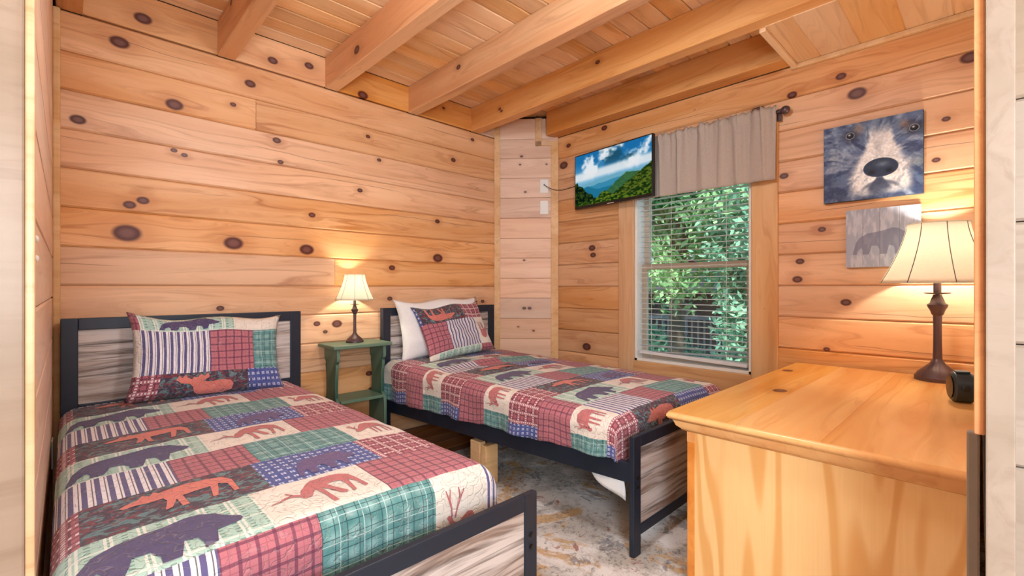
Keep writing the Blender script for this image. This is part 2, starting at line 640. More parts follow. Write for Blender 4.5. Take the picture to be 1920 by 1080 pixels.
class MB:
    def __init__(s):
        s.v = []
        s.f = []

    def box(s, a, b, mtx=None):
        i = len(s.v)
        for z in (a[2], b[2]):
            for y in (a[1], b[1]):
                for x in (a[0], b[0]):
                    p = Vector((x, y, z))
                    s.v.append(tuple(mtx @ p if mtx else p))
        for q in ((0, 2, 3, 1), (4, 5, 7, 6), (0, 1, 5, 4), (2, 6, 7, 3), (0, 4, 6, 2), (1, 3, 7, 5)):
            s.f.append(tuple(i + k for k in q))
        return s

    def lathe(s, prof, n=32, cap=True):
        i = len(s.v)
        for r, z in prof:
            for k in range(n):
                a = 2 * math.pi * k / n
                s.v.append((r * math.cos(a), r * math.sin(a), z))
        for j in range(len(prof) - 1):
            for k in range(n):
                k2 = (k + 1) % n
                s.f.append((i + j * n + k, i + j * n + k2, i + (j + 1) * n + k2, i + (j + 1) * n + k))
        if cap:
            s.f.append(tuple(i + k for k in reversed(range(n))))
            s.f.append(tuple(i + (len(prof) - 1) * n + k for k in range(n)))
        return s

    def tube(s, pts, r, n=8):
        pts = [Vector(p) for p in pts]
        i = len(s.v)
        for j, p in enumerate(pts):
            d = (pts[min(j + 1, len(pts) - 1)] - pts[max(j - 1, 0)]).normalized()
            a = d.orthogonal().normalized()
            if j and abs(d.z) < .99:
                a = d.cross(Vector((0, 0, 1))).normalized()
            elif abs(d.z) < .99:
                a = d.cross(Vector((0, 0, 1))).normalized()
            b = d.cross(a)
            for k in range(n):
                t = 2 * math.pi * k / n
                s.v.append(tuple(p + r * (math.cos(t) * a + math.sin(t) * b)))
        for j in range(len(pts) - 1):
            for k in range(n):
                k2 = (k + 1) % n
                s.f.append((i + j * n + k, i + j * n + k2, i + (j + 1) * n + k2, i + (j + 1) * n + k))
        s.f.append(tuple(i + k for k in range(n)))
        s.f.append(tuple(i + (len(pts) - 1) * n + k for k in reversed(range(n))))
        return s

    def prism(s, poly, z0, z1, mtx=None):
        i = len(s.v)
        n = len(poly)
        for z in (z0, z1):
            for x, y in poly:
                p = Vector((x, y, z))
                s.v.append(tuple(mtx @ p if mtx else p))
        s.f.append(tuple(i + k for k in reversed(range(n))))
        s.f.append(tuple(i + n + k for k in range(n)))
        for k in range(n):
            k2 = (k + 1) % n
            s.f.append((i + k, i + k2, i + n + k2, i + n + k))
        return s

    def build(s, name, mat, parent=None, loc=(0, 0, 0), rot=(0, 0, 0), smooth=False, bevel=0, segs=2):
        me = mesh(name, s.v, s.f, smooth)
        bm = bmesh.new()
        bm.from_mesh(me)
        if bevel:
            ed = [e for e in bm.edges if len(e.link_faces) == 2 and e.calc_face_angle(0) > .6]
            bmesh.ops.bevel(bm, geom=ed, offset=bevel, segments=segs, affect='EDGES', profile=.5)
        bmesh.ops.recalc_face_normals(bm, faces=bm.faces)
        bm.to_mesh(me)
        bm.free()
        if smooth:
            for p in me.polygons:
                p.use_smooth = True
            me.set_sharp_from_angle(angle=R(40))
        return link(name, me, mat, parent, loc, rot)


def board(name, L, Hh, T, mat, parent, loc, rot, bev=.006, knots=(), tone=0.0):
    """one plank: local x along the grain, y across, z out of the face (face at z = 0)"""
    l, h = L / 2, Hh / 2
    prof = [(-h, -T), (-h, -bev), (-h + bev, 0), (h - bev, 0), (h, -bev), (h, -T)]
    v = [(sx * l, y, z) for sx in (-1, 1) for y, z in prof]
    n = len(prof)
    f = [tuple(range(n))[::-1], tuple(range(n, 2 * n))]
    for k in range(n):
        k2 = (k + 1) % n
        f.append((k, k2, n + k2, n + k))
    me = mesh(name, v, f)
    bm = bmesh.new()
    bm.from_mesh(me)
    bmesh.ops.recalc_face_normals(bm, faces=bm.faces)
    bm.to_mesh(me)
    bm.free()
    knots = [k for k in knots if k[2] > 0][:4]
    if isinstance(mat, Pine):
        mat = mat.get(len(knots))
    o = link(name, me, mat, parent, loc, rot)
    if tone:
        o['tone'] = float(tone)
    for i, k in enumerate(knots[:4]):
        o['k%d' % i] = [float(q) for q in k]
    return o


def backing(name, a, b, mat):
    return struct(MB().box(a, b).build(name, mat))


# ------------------------------------------------------------------ room shell
YB, XR, XL = 2.95, 3.0, -.045
ZC = [2.305, 2.122, 1.944, 1.764, 1.584, 1.403, 1.222, 1.042, .862, .682, .502, .322, .142, .0]

floor = backing('floor', (-1.4, -2.3, -.12), (3.15, 3.1, -.03), M['darkgap'])
for i in range(40):
    y = 2.95 - .13 * i - .065
    if y < -2.2:
        break
    board('plank', 4.3, .128, .03, M['floor'], floor, (.85, y, 0), (0, 0, 0), .002)

# back wall
KB = [(0.186, 2.227, 0.036), (0.758, 2.2, 0.027), (0.404, 1.983, 0.036), (0.038, 1.813, 0.027), (0.672, 2.057, 0.015), (0.9, 1.907, 0.022), (0.402, 1.745, 0.014), (0.447, 1.729, 0.014), (0.921, 1.782, 0.016), (0.208, 1.514, 0.016), (0.276, 1.468, 0.024), (0.224, 1.44, 0.024), (0.214, 1.3, 0.052), (0.674, 1.281, 0.045), (1.073, 1.268, 0.04), (2.05, 1.259, 0.041), (1.105, 1.486, 0.02), (1.421, 1.686, 0.018), (1.479, 2.061, 0.015), (1.561, 1.917, 0.015), (2.391, 2.242, 0.017), (1.264, 0.798, 0.031), (0.61, 0.918, 0.018), (1.66, 1.173, 0.023), (2.336, 1.375, 0.022), (2.046, 1.54, 0.02), (1.643, 0.955, 0.019), (1.135, 0.805, 0.02), (1.188, 0.751, 0.014), (1.486, 0.448, 0.022), (1.498, 0.337, 0.018), (2.197, 2.039, 0.021), (2.499, 0.919, 0.018), (1.811, 1.517, 0.019)]
wall_back = backing('wall_back', (-.2, 2.975, 0), (3.15, 3.1, 2.6), M['darkgap'])
for i in range(len(ZC) - 1):
    z1, z0 = ZC[i], ZC[i + 1]
    cuts = [-.05, 2.70]
    if i == 1:
        cuts = [-.05, .788, 2.70]
    if i == 6:
        cuts = [-.05, 1.25, 2.70]
    if i == 9:
        cuts = [-.05, 1.62, 2.70]
    for a, b in zip(cuts[:-1], cuts[1:]):
        cx, cz = (a + b) / 2, (z0 + z1) / 2
        ks = [(k[0] - cx, k[1] - cz, k[2]) for k in KB if a < k[0] < b and z0 < k[1] <= z1]
        ks.sort(key=lambda k: -k[2])
        board('board', b - a - .002, z1 - z0 - .0015, .03, M['wall'], wall_back, (cx, YB, cz), (R(90), 0, 0), .008, ks, .10 if (i == 1 and a > .5) else (.05 if i == 0 else 0))

# right wall with the window opening
KR = [(0.497, 2.055, 0.039), (0.567, 2.168, 0.023), (0.8, 2.138, 0.024), (0.83, 2.233, 0.015), (0.982, 2.1, 0.035), (0.228, 2.25, 0.021), (2.087, 2.269, 0.025), (1.696, 2.183, 0.019), (1.413, 2.24, 0.021), (1.124, 2.186, 0.017), (2.493, 2.057, 0.04), (2.441, 2.211, 0.022), (2.142, 2.107, 0.025), (0.76, 1.181, 0.021), (0.773, 1.079, 0.024), (0.545, 0.953, 0.023), (0.654, 1.353, 0.018), (0.154, 1.83, 0.015), (0.072, 2.093, 0.034), (0.632, 0.694, 0.015), (0.189, 1.643, 0.015), (2.203, 1.347, 0.03), (2.193, 1.291, 0.025), (0.841, 1.68, 0.022), (2.256, 0.56, 0.038), (0.107, 1.192, 0.012)]
WY0, WY1, WZ0, WZ1 = 1.015, 1.821, .502, 1.944
wr = MB()
wr.box((3.025, -2.3, 0), (3.15, WY0, 2.6)).box((3.025, WY1, 0), (3.15, 2.975, 2.6))
wr.box((3.025, WY0, 0), (3.15, WY1, WZ0)).box((3.025, WY0, WZ1), (3.15, WY1, 2.6))
wall_right = struct(wr.build('wall_right', M['darkgap']))
for i in range(len(ZC) - 1):
    z1, z0 = ZC[i], ZC[i + 1]
    cuts = [(-.02, 2.62)]
    if z0 >= WZ0 - .01 and z1 <= WZ1 + .01:
        cuts = [(-.02, WY0), (WY1, 2.62)]
    for a, b in cuts:
        cy, cz = (a + b) / 2, (z0 + z1) / 2
        ks = [(cy - k[0], k[1] - cz, k[2]) for k in KR if a < k[0] < b and z0 < k[1] <= z1]
        ks.sort(key=lambda k: -k[2])
        board('board', b - a - .001, z1 - z0 - .0015, .025, M['wall'], wall_right, (XR, cy, cz), (R(90), 0, R(-90)), .008, ks, .16 if a > 1.5 else 0)

# left wall
wall_left = backing('wall_left', (-.17, 1.2, 0), (-.07, 2.975, 2.6), M['darkgap'])
for i in range(len(ZC) - 1):
    z1, z0 = ZC[i] - .055, ZC[i + 1] - .055
    if i == 0:
        z1 = 2.49
    z0 = max(z0, 0)
    if z1 - z0 < .02:
        continue
    board('board', 1.77, z1 - z0 - .002, .024, M['column'], wall_left, (XL, 2.065, (z0 + z1) / 2), (R(90), 0, R(90)), .005)
# end casing of the left wall (the blurred door post)
struct(MB().box((-.30, 1.17, 0), (-.052, 1.2, 2.5)).build('trim_1', M['jamb'], bevel=.004))
struct(MB().box((-.052, 1.165, 0), (-.040, 1.2, 2.5)).build('trim_2', M['trim'], bevel=.003))
backing('wall_hall_left', (-1.4, 1.2, 0), (-.17, 1.3, 2.6), M['hall'])
# front wall, hall shell
wall_front = backing('wall_front', (1.06, -.12, 0), (3.02, -.004, 2.6), M['column'])
for i in range(13):
    z0, z1 = .185 * i + .02, .185 * (i + 1) + .02
    board('board', .12, .183, .03, M['jamb'], wall_front, (1.03, -.083, (z0 + z1) / 2), (R(90), 0, R(-90)), .004)
backing('wall_hall_back', (-1.4, -2.4, 0), (3.15, -2.3, 2.6), M['hall'])
backing('wall_hall_west', (-1.5, -2.3, 0), (-1.4, 1.3, 2.6), M['hall'])
struct(MB().box((1.0, -.0232, 0), (1.05, .0079, 2.5)).build('trim_3', M['jamb'], bevel=.002))
struct(MB().box((1.015, .0079, .803), (1.05, .0207, 2.5)).build('trim_4', M['orange'], bevel=.003))

# diagonal boxed corner
cdir = Vector((3.0 - 2.636, 2.557 - 2.95, 0))
CLEN = cdir.length
cdir.normalize()
cang = math.atan2(cdir.y, cdir.x)
cn = Vector((cdir.y, -cdir.x, 0))      # towards the room
C0 = Vector((2.636, 2.95, 0))
colbk = MB().prism([(2.65, 2.975), (3.02, 2.575), (3.02, 2.975)], 0, 2.5).build('wall_corner', M['darkgap'])
struct(colbk)
ZS = [2.47, 2.296, 2.133, 1.965, 1.797, 1.625, 1.452, 1.284, 1.112, .944, .771, .599, .43, .26, .09, 0]
KC = [(.228, 2.03 + .12, .012), (.215, 2.08, .009), (.26, 1.847, .01), (.251, .858, .016), (.296, .858, .016), (.25, 1.266, .01), (.33, .667, .01), (.20, .70, .008), (.44, 2.08, .008)]
for a, b in zip(ZS[1:], ZS[:-1]):
    c = C0 + cdir * (CLEN / 2)
    ks = [(k[0] - CLEN / 2, k[1] - (a + b) / 2, k[2]) for k in KC if a < k[1] <= b]
    board('board', CLEN, b - a - .0015, .02, M['column'], colbk, (c.x, c.y, (a + b) / 2), (R(90), 0, cang), .003, ks)
ctm = Matrix.Translation(C0) @ Matrix.Rotation(cang, 4, 'Z')   # local x along the face, -y into the room
for nm, x0, x1, z0, z1 in (('trim_5', -.004, .046, 0, 2.47), ('trim_6', .477, .54, 0, 2.27), ('trim_7', .345, .40, 2.235, 2.47), ('trim_8', .345, .485, 2.235, 2.275)):
    struct(MB().box((x0, -.014, z0), (x1, 0, z1), ctm).build(nm, M['trim'], bevel=.002))
# corner trim at the left end of the back wall
struct(MB().box((-.046, 2.925, 0), (-.02, 2.952, 2.30)).build('trim_9', M['trim'], bevel=.006))

# ceiling
ceiling = backing('ceiling', (-1.4, -2.3, 2.515), (3.15, 3.1, 2.6), M['darkgap'])
y = 2.95
while y > -2.2:
    for a, b in ((-1.35, 3.0),):
        board('plank', b - a, .1205, .02, M['ceil'], ceiling, ((a + b) / 2, y - .0615, 2.495), (R(180), 0, 0), .007)
    y -= .123
# beams
BX = [(-.035, .054), (.595, .68), (1.185, 1.267), (1.79, 1.868), (2.372, 2.458)]
for j, (a, b) in enumerate(BX):
    # local x -> -Y, local y -> Z, local z -> -X (the seen side)
    kk = [[(1.5, -.02, .0)], [(-1.5, .06, .018)], [(-1.35, -.02, .03)], [(-1.2, .03, .02)], [(-1.45, -.01, .014), (-1.43, -.03, .012), (-.55, .03, .016)]][j]
    o = board('ceiling_beam', 3.6, .19, b - a, M['beam'], None, (a, 2.95 - 1.8, 2.40), (R(90), 0, R(-90)), .004, kk)
    tag(o, ['pine ceiling beam running along the left wall corner', 'short-looking pine ceiling beam next to the left wall corner, second from it',
            'dark-sided pine ceiling beam above the bedside lamp', 'pine ceiling beam meeting the back wall left of the pale corner, third counting from the window wall',
            'long pine ceiling beam meeting the back wall beside the pale boxed corner'][j], 'beam', 'pine ceiling beams')
    o['kind'] = 'structure'
o = board('ceiling_beam', 1.78, .19, .12, M['beam'], None, (2.88, 2.58 - .89, 2.40), (R(90), 0, R(-90)), .004)
tag(o, 'pine ceiling beam lying against the window wall above the valance', 'beam', 'pine ceiling beams')
o['kind'] = 'structure'
# blocking boards between the beams on the back wall
ks = {0: [(.275, 2.376, .034)], 1: [(.876, 2.371, .026), (1.085, 2.409, .026)], 2: [(1.439, 2.33, .034)], 3: [(2.1, 2.42, .012)]}
for j in range(4):
    a, b = BX[j][1], BX[j + 1][0]
    board('blocking_board', b - a, .184, .03, M['beam'], wall_back, ((a + b) / 2, 2.944, 2.402), (R(90), 0, 0), .004, [(k[0] - (a + b) / 2, k[1] - 2.402, k[2]) for k in ks[j]])
board('blocking_board', .25, .184, .03, M['column'], wall_back, (2.583, 2.944, 2.402), (R(90), 0, 0), .004)
# lowered soffit near the door
soff = struct(MB().box((2.46, -.1, 2.32), (3.02, .79, 2.49)).build('ceiling_soffit', M['darkgap']))
ys = [.77, .655, .478, .298, .125, -.06]
for a, b in zip(ys[1:], ys[:-1]):
    board('plank', .55, b - a, .02, M['ceil'], soff, (2.725, (a + b) / 2, 2.30), (R(180), 0, 0), .004)
struct(MB().box((2.46, .77, 2.285), (3.0, .80, 2.49)).build('trim_10', M['trim'], bevel=.003))
struct(MB().box((2.97, -.02, 2.275), (3.0, .80, 2.30)).build('trim_11', M['trim'], bevel=.005))

# ------------------------------------------------------------------ window
win = MB()
for a, b, c, d in ((WY0, WY0 + .02, WZ0, WZ1), (WY1 - .02, WY1, WZ0, WZ1), (WY0, WY1, WZ0, WZ0 + .02), (WY0, WY1, WZ1 - .02, WZ1)):
    win.box((3.0, a, c), (3.15, b, d))
window = struct(win.build('window_1', M['white'], bevel=.002))
ZM = 1.185
for nm, x0, x1, z0, z1 in (('upper_sash', 3.105, 3.135, ZM - .02, WZ1 - .02), ('lower_sash', 3.07, 3.10, WZ0 + .02, ZM + .02)):
    m = MB()
    t = .036
    m.box((x0, WY0 + .02, z0), (x1, WY0 + .02 + t, z1)).box((x0, WY1 - .02 - t, z0), (x1, WY1 - .02, z1))
    m.box((x0, WY0 + .02 + t, z0), (x1, WY1 - .02 - t, z0 + .04)).box((x0, WY0 + .02 + t, z1 - .04), (x1, WY1 - .02 - t, z1))
    sa = m.build(nm, M['vinyl'], window, bevel=.002)
    MB().box(((x0 + x1) / 2 - .002, WY0 + .05, z0 + .03), ((x0 + x1) / 2 + .002, WY1 - .05, z1 - .03)).build('pane', M['glass'], sa)
MB().box((3.055, 1.40, ZM + .02), (3.08, 1.44, ZM + .032)).build('sash_lock', M['bronze'], window, bevel=.003)
for nm, y0, y1, z0, z1 in (('casing_board', .869, WY0, .36, 2.02), ('casing_board', WY1, 1.948, .36, 2.02), ('casing_board', WY0, WY1, .36, WZ0), ('casing_board', WY0, WY1, WZ1, 2.02)):
    L, Hh = (z1 - z0, y1 - y0) if z1 - z0 > y1 - y0 else (y1 - y0, z1 - z0)
    rot = (R(90), R(90), R(-90)) if z1 - z0 > y1 - y0 else (R(90), 0, R(-90))
    if z1 - z0 > y1 - y0:
        q = (Matrix(((0, 0, -1), (0, 1, 0), (1, 0, 0)))).to_euler()   # x->Z, y->Y, z->-X
        rot = q
    board(nm, L, Hh, .02, M['casing'], window, (2.98, (y0 + y1) / 2, (z0 + z1) / 2), rot, .004)

# blinds
bl = thing('window_blind', 'white horizontal slat blind hanging in the window, bottom rail askew', 'blind', (3.03, 1.418, WZ1 - .02))
MB().box((-.02, -.375, -.045), (.022, .375, 0)).build('head_rail', M['blind'], bl, bevel=.003)
sl = MB()
sv, sf = [], []
for i, x in enumerate(np.linspace(-.024, .024, 4)):
    zz = .0015 * (1 - (x / .024) ** 2)
    for yv in (-.372, .372):
        for dz in (0, -.0018):
            sv.append((x, yv, zz + dz))
for i in range(3):
    a, b = i * 4, (i + 1) * 4
    sf += [(a, b, b + 2, a + 2), (a + 1, a + 3, b + 3, b + 1), (a, a + 1, b + 1, b), (a + 2, b + 2, b + 3, a + 3)]
sf += [(0, 2, 3, 1), (12, 13, 15, 14)]
slat_me = mesh('slat', sv, sf)
slat_me.materials.append(M['blind'])
nsl = 35
for i in range(nsl):
    z = -.075 - i * .0372
    link('slat', slat_me, None, bl, (0, 0, z), (0, R(random.uniform(-.8, .8)), 0) if i < nsl - 2 else (R(-1.4 * (i - nsl + 3)), R(20), 0))
zbot = -.075 - nsl * .0372
MB().box((-.024, -.372, -.012), (.024, .372, .01)).build('bottom_rail', M['blind'], bl, (0, 0, zbot + .012), (R(1.4), 0, 0), bevel=.003)
for yv in (-.25, .12, .27):
    MB().tube([(-.026, yv, -.04), (-.026, yv, zbot)], .0012, 5).build('ladder_cord', M['rope'], bl)

# valance and rod
rod = thing('curtain_rod', 'dark metal curtain rod with ball finial above the window', 'curtain rod', (2.952, 1.31, 2.045))
MB().tube([(0, -.47, 0), (0, .45, 0)], .009, 12).build('rod', M['bronze'], rod, smooth=True)
for sgn in (-1, 1):
    fp = [(.0001, -.028), (.012, -.026), (.02, -.018), (.024, -.006), (.022, .006), (.016, .015), (.010, .019), (.010, .03)]
    MB().lathe(fp, 16).build('finial', M['bronze'], rod, (0, sgn * .485, 0), (R(90 * sgn), 0, 0), smooth=True)
    MB().box((-.006, -.006, -.006), (.027, .006, .006)).box((.02, -.012, -.05), (.027, .012, .02)).build('bracket', M['bronze'], rod, (0, sgn * .452, 0), bevel=.002)
nu, nv = 150, 22
vv, ff = [], []
gather = [(0.05, .010), (.13, .012), (.2, .008), (.34, .012), (.52, .008), (.74, .012), (.8, .008), (.92, .01)]
for j in range(nv + 1):
    t = j / nv
    for i in range(nu + 1):
        s_ = i / nu
        yy = 1.76 - s_ * .9 + .004 * math.sin(s_ * 90)
        wob = .010 * math.sin(s_ * 46 + 1.3 * math.sin(s_ * 9)) * (.45 + .55 * (1 - t)) + .006 * math.sin(s_ * 120 + t * 2) * (1 - t) ** 2
        for c, am in gather:
            wob -= am * 1.5 * math.exp(-((s_ - c - .01 * t) / .012) ** 2) * (1 - .5 * t)
        zt = 2.078 + .007 * math.sin(s_ * 160) + .004 * math.sin(s_ * 63)
        zz = zt + (1.655 - zt) * t
        xx = 2.932 + wob - .012 * math.exp(-((zz - 2.045) / .02) ** 2)
        vv.append((xx, yy + .006 * math.sin(s_ * 40) * t, zz))
for j in range(nv):
    for i in range(nu):
        a = j * (nu + 1) + i
        ff.append((a, a + 1, a + nu + 2, a + nu + 1))
val = link('valance', mesh('valance', vv, ff, True), M['linen'])
sol = val.modifiers.new('thick', 'SOLIDIFY')
sol.thickness = .003
tag(val, 'taupe linen valance gathered on the rod over the window', 'curtain')

# ------------------------------------------------------------------ beds


def build_bed(loc, label, rz0, rz1, W=1.003, zf=.467):
    """bed: head at +y, local origin on the floor under the headboard's left front corner; width 1.0, length 1.90"""
    Ln = 1.915
    t = thing('metal_bed', label, 'bed', loc)
    hb = MB()
    P = .058
    for x in (0, W - P):
        MB().box((x, 0, 0), (x + P, .04, .893)).build('headboard_post', M['black'], t, bevel=.003)
    MB().box((P, 0, .84), (W - P, .04, .893)).build('headboard_top_bar', M['black'], t, bevel=.003)
    MB().box((P, 0, .455), (W - P, .04, .505)).build('headboard_lower_bar', M['black'], t, bevel=.003)
    MB().box((P, .012, .505), (W - P, .028, .84)).build('headboard_panel', M['reclaimed'], t)
    yf = -Ln
    P2 = .05
    for x in (0, W - P2):
        p = MB().box((x, yf, .011), (x + P2, yf + .022, zf)).build('footboard_post', M['black'], t, bevel=.003)
        for zb in (.335, .37):
            MB().lathe([(.0001, 0), (.008, 0), (.008, .004), (.0001, .005)], 12, False).build('bolt', M['blackplastic'], p, (x + P2 / 2, yf, zb - .06), (R(90), 0, 0), smooth=True)
    MB().box((P2, yf, zf - .046), (W - P2, yf + .022, zf)).build('footboard_top_bar', M['black'], t, bevel=.003)
    MB().box((P2, yf, .085), (W - P2, yf + .022, .125)).build('footboard_lower_bar', M['black'], t, bevel=.003)
    MB().box((P2, yf + .006, .125), (W - P2, yf + .016, zf - .046)).build('footboard_panel', M['reclaimed'], t)
    for x in (.004, W - .034):
        h = .075
        v = [(x, 0, rz0), (x + .03, 0, rz0), (x + .03, 0, rz0 + h), (x, 0, rz0 + h), (x, yf + .022, rz1), (x + .03, yf + .022, rz1), (x + .03, yf + .022, rz1 + h), (x, yf + .022, rz1 + h)]
        m = MB()
        m.v = v
        m.f = [(0, 3, 2, 1), (4, 5, 6, 7), (0, 1, 5, 4), (1, 2, 6, 5), (2, 3, 7, 6), (3, 0, 4, 7)]
        m.build('side_rail', M['black'], t, bevel=.002)
    for i in range(9):
        yy = -.15 - i * .2
        zz = rz0 + (rz1 - rz0) * (-yy / Ln) + .05
        MB().box((.034, yy - .03, zz), (W - .034, yy + .03, zz + .015)).build('slat', M['black'], t)
    return t


XA, XBED = -0.02, 1.536
YH = 2.85
build_bed((XA, YH, 0), 'black metal bed frame with grey plank headboard beside the left wall', .23, .25, 1.023, .43)
build_bed((XBED, YH, 0), 'black metal bed frame with grey plank headboard under the window', .205, .288)


def mattress(name, x0, x1, y0, y1, z0, z1, label, tilt=0.0):
    o = MB().box((x0, y0, z0), (x1, y1, z1)).build(name, M['mattress'], None, bevel=.05, segs=4, smooth=True)
    tag(o, label, 'mattress')
    return o


mattress('mattress', .03, .90, 1.11, 2.83, .31, .475, 'white twin mattress under the quilt on the bed by the left wall')
mattress('mattress', 1.585, 2.50, 1.06, 2.83, .36, .51, 'white twin mattress under the quilt on the bed below the window')

# quilt layout -------------------------------------------------------
PU, PV = .975, .645
ROWS = {0: [('mint', -.055, .335), ('cream', .335, .615), ('red', .615, .92)],
        1: [('stripe', -.06, .22), ('red', .22, .42), ('teal', .42, .73), ('cream', .73, .915)],
        2: [('leaf', .02, .39), ('blue', .39, .705), ('burg', .705, .995)]}
RV = PV / 3


def patch(u, v):
    """v grows towards the foot; v = 0 is the head side of a mint row"""
    r = int(math.floor(v / RV)) % 3
    for k, a, b in ROWS[r]:
        for s_ in range(-3, 4):
            if a + s_ * PU <= u < b + s_ * PU:
                return k
    return 'cream'


UB = sorted({round(x + s_ * PU, 4) for r in ROWS.values() for k, a, b in r for x in (a, b) for s_ in range(-3, 4)})


def lines(a, b, step, extra):
    L = [a, b] + [e for e in extra if a + 1e-4 < e < b - 1e-4]
    L = sorted(set(L))
    out = []
    for p, q in zip(L[:-1], L[1:]):
        n = max(1, int(math.ceil((q - p) / step)))
        out += [p + (q - p) * i / n for i in range(n)]
    return out + [L[-1]]


DEER = [(0.16, .34), (.2, .42), (.26, .47), (.33, .55), (.42, .60), (.55, .61), (.72, .61), (.84, .58), (.93, .52), (.97, .40), (1.0, .14), (.94, .12), (.92, .3), (.86, .40), (.84, .3), (.80, .10), (.75, .10), (.78, .30), (.76, .42), (.66, .44), (.56, .43), (.62, .30), (.70, .14), (.66, .10), (.6, .14), (.53, .3), (.46, .38), (.47, .2), (.49, .0), (.42, .0), (.41, .2), (.38, .36), (.33, .33), (.27, .24), (.18, .22), (.13, .27)]
ANTL = [(.15, .33), (.08, .37), (.02, .45), (-.005, .44), (.05, .36), (-.02, .37), (-.1, .33), (-.22, .30), (-.22, .285), (-.09, .31), (.0, .335), (.06, .325), (.13, .285)]
BEAR = [(-.02, .02), (0.0, .10), (.04, .26), (.12, .38), (.25, .45), (.4, .47), (.55, .50), (.68, .54), (.78, .52), (.84, .47), (.87, .46), (.90, .41), (.95, .35), (1.01, .30), (1.02, .25), (.97, .22), (.90, .21), (.83, .20), (.82, .14), (.80, .04), (.72, .02), (.72, .08), (.70, .17), (.62, .20), (.60, .10), (.58, .02), (.47, .02), (.47, .10), (.42, .19), (.32, .19), (.30, .1), (.27, .02), (.16, .02), (.17, .10), (.14, .16), (.08, .10), (.06, .02)]
MOOSE = [(0, .42), (.06, .46), (.16, .50), (.2, .58), (.26, .52), (.3, .6), (.34, .54), (.42, .56), (.6, .58), (.8, .56), (.92, .52), (1, .40), (1.0, .1), (.95, .1), (.94, .32), (.86, .38), (.84, .28), (.80, .1), (.75, .1), (.78, .36), (.6, .34), (.52, .32), (.54, .08), (.48, .08), (.46, .28), (.40, .12), (.34, .10), (.38, .3), (.36, .38), (.24, .36), (.12, .38), (.03, .37)]
STAG = [(.0, .62), (.08, .66), (.16, .62), (.22, .5), (.34, .44), (.5, .52), (.68, .62), (.82, .6), (.9, .5), (.92, .3), (.86, .1), (.8, .0), (.5, .02), (.3, .0), (.16, .06), (.12, .3), (.08, .52)]
SDEER = [(.0, .30), (.06, .38), (.16, .42), (.26, .56), (.4, .68), (.6, .72), (.8, .68), (.92, .6), (.96, .45), (.97, .08), (.93, .06), (.90, .36), (.86, .40), (.84, .06), (.80, .06), (.80, .40), (.66, .40), (.64, .06), (.60, .06), (.58, .38), (.52, .36), (.50, .06), (.46, .06), (.45, .38), (.36, .34), (.22, .28), (.10, .24), (.03, .25)]
SANT = [(.08, .37), (.04, .5), (-.06, .62), (-.03, .64), (.055, .54), (.02, .72), (.05, .72), (.10, .52), (.16, .60), (.18, .58), (.12, .46), (.12, .39)]


LYING = [(0, .75), (.05, .95), (.1, .8), (.16, .98), (.2, .8), (.27, .72), (.3, .85), (.36, .8), (.42, .95), (.48, .85), (.54, 1.0), (.57, .8), (.5, .66), (.46, .6), (.6, .55), (.8, .62), (.95, .55), (1, .35), (.97, .1), (.8, .0), (.4, 0), (.33, .12), (.3, .35), (.24, .5), (.1, .55)]


def flip(p):
    return [(1 - x, y) for x, y in p]


def shape_tris(poly, step=.02, sx=1.0, sy=1.0, ox=0.0, oy=0.0):
    P = [Vector((ox + x * sx, oy + y * sy)) for x, y in poly]
    n = len(P)
    xs = [p.x for p in P]
    ys_ = [p.y for p in P]

    def inside(q):
        c = False
        j = n - 1
        for i in range(n):
            if (P[i].y > q.y) != (P[j].y > q.y) and q.x < (P[j].x - P[i].x) * (q.y - P[i].y) / (P[j].y - P[i].y) + P[i].x:
                c = not c
            j = i
        return c
    ins = []
    x = min(xs) + step / 2
    while x < max(xs):
        yv = min(ys_) + step / 2
        while yv < max(ys_):
            q = Vector((x, yv))
            if inside(q):
                ins.append(q)
            yv += step
        x += step
    res = delaunay_2d_cdt(P + ins, [(i, (i + 1) % n) for i in range(n)], [list(range(n))], 1, 1e-5)
    return res[0], res[2]


def applique(name, poly, mat, surf, parent, u0, v0, su, sv):
    """print on the cloth: poly x -> u, poly y -> -v (up is towards the head)"""
    vs, fs = shape_tris(poly, .022 / max(su, .05), 1, 1)
    vs = [(u0 + p.x * su, v0 - p.y * sv) for p in vs]
    pts = [surf(u, v, .0022) for u, v in vs]
    me = mesh(name, pts, [tuple(f) for f in fs], True)
    uvl = me.uv_layers.new(name='UV')
    for l in me.loops:
        uvl.data[l.index].uv = vs[l.vertex_index]
    o = link(name, me, mat, parent)
    return o


def cloth_mesh(name, us, vs, pos, pidx, flipn=False):
    nu, nv = len(us), len(vs)
    pts = [pos(u, v, 0.0) for v in vs for u in us]
    f, mi = [], []
    for j in range(nv - 1):
        for i in range(nu - 1):
            a = j * nu + i
            q = (a, a + nu, a + nu + 1, a + 1)
            f.append(q[::-1] if flipn else q)
            mi.append(FAB.index(pidx((us[i] + us[i + 1]) / 2, (vs[j] + vs[j + 1]) / 2)))
    me = mesh(name, pts, f, True)
    for k in FAB:
        me.materials.append(M['q_' + k])
    me.polygons.foreach_set('material_index', mi)
    uvl = me.uv_layers.new(name='UV')
    co = [(u, v) for v in vs for u in us]
    for l in me.loops:
        uvl.data[l.index].uv = co[l.vertex_index]
    return me


def hump(x):
    return math.sin(x * 7.1) * .5 + math.sin(x * 12.7 + 1.3) * .3 + math.sin(x * 23.3 + .4) * .2


def fold(d, r):
    """distance past the start of a rounded edge -> (outward, down)"""
    if d <= 0:
        return 0.0, 0.0
    arc = r * math.pi / 2
    if d < arc:
        a = d / r
        return r * math.sin(a), r * (1 - math.cos(a))
    return r, r + d - arc


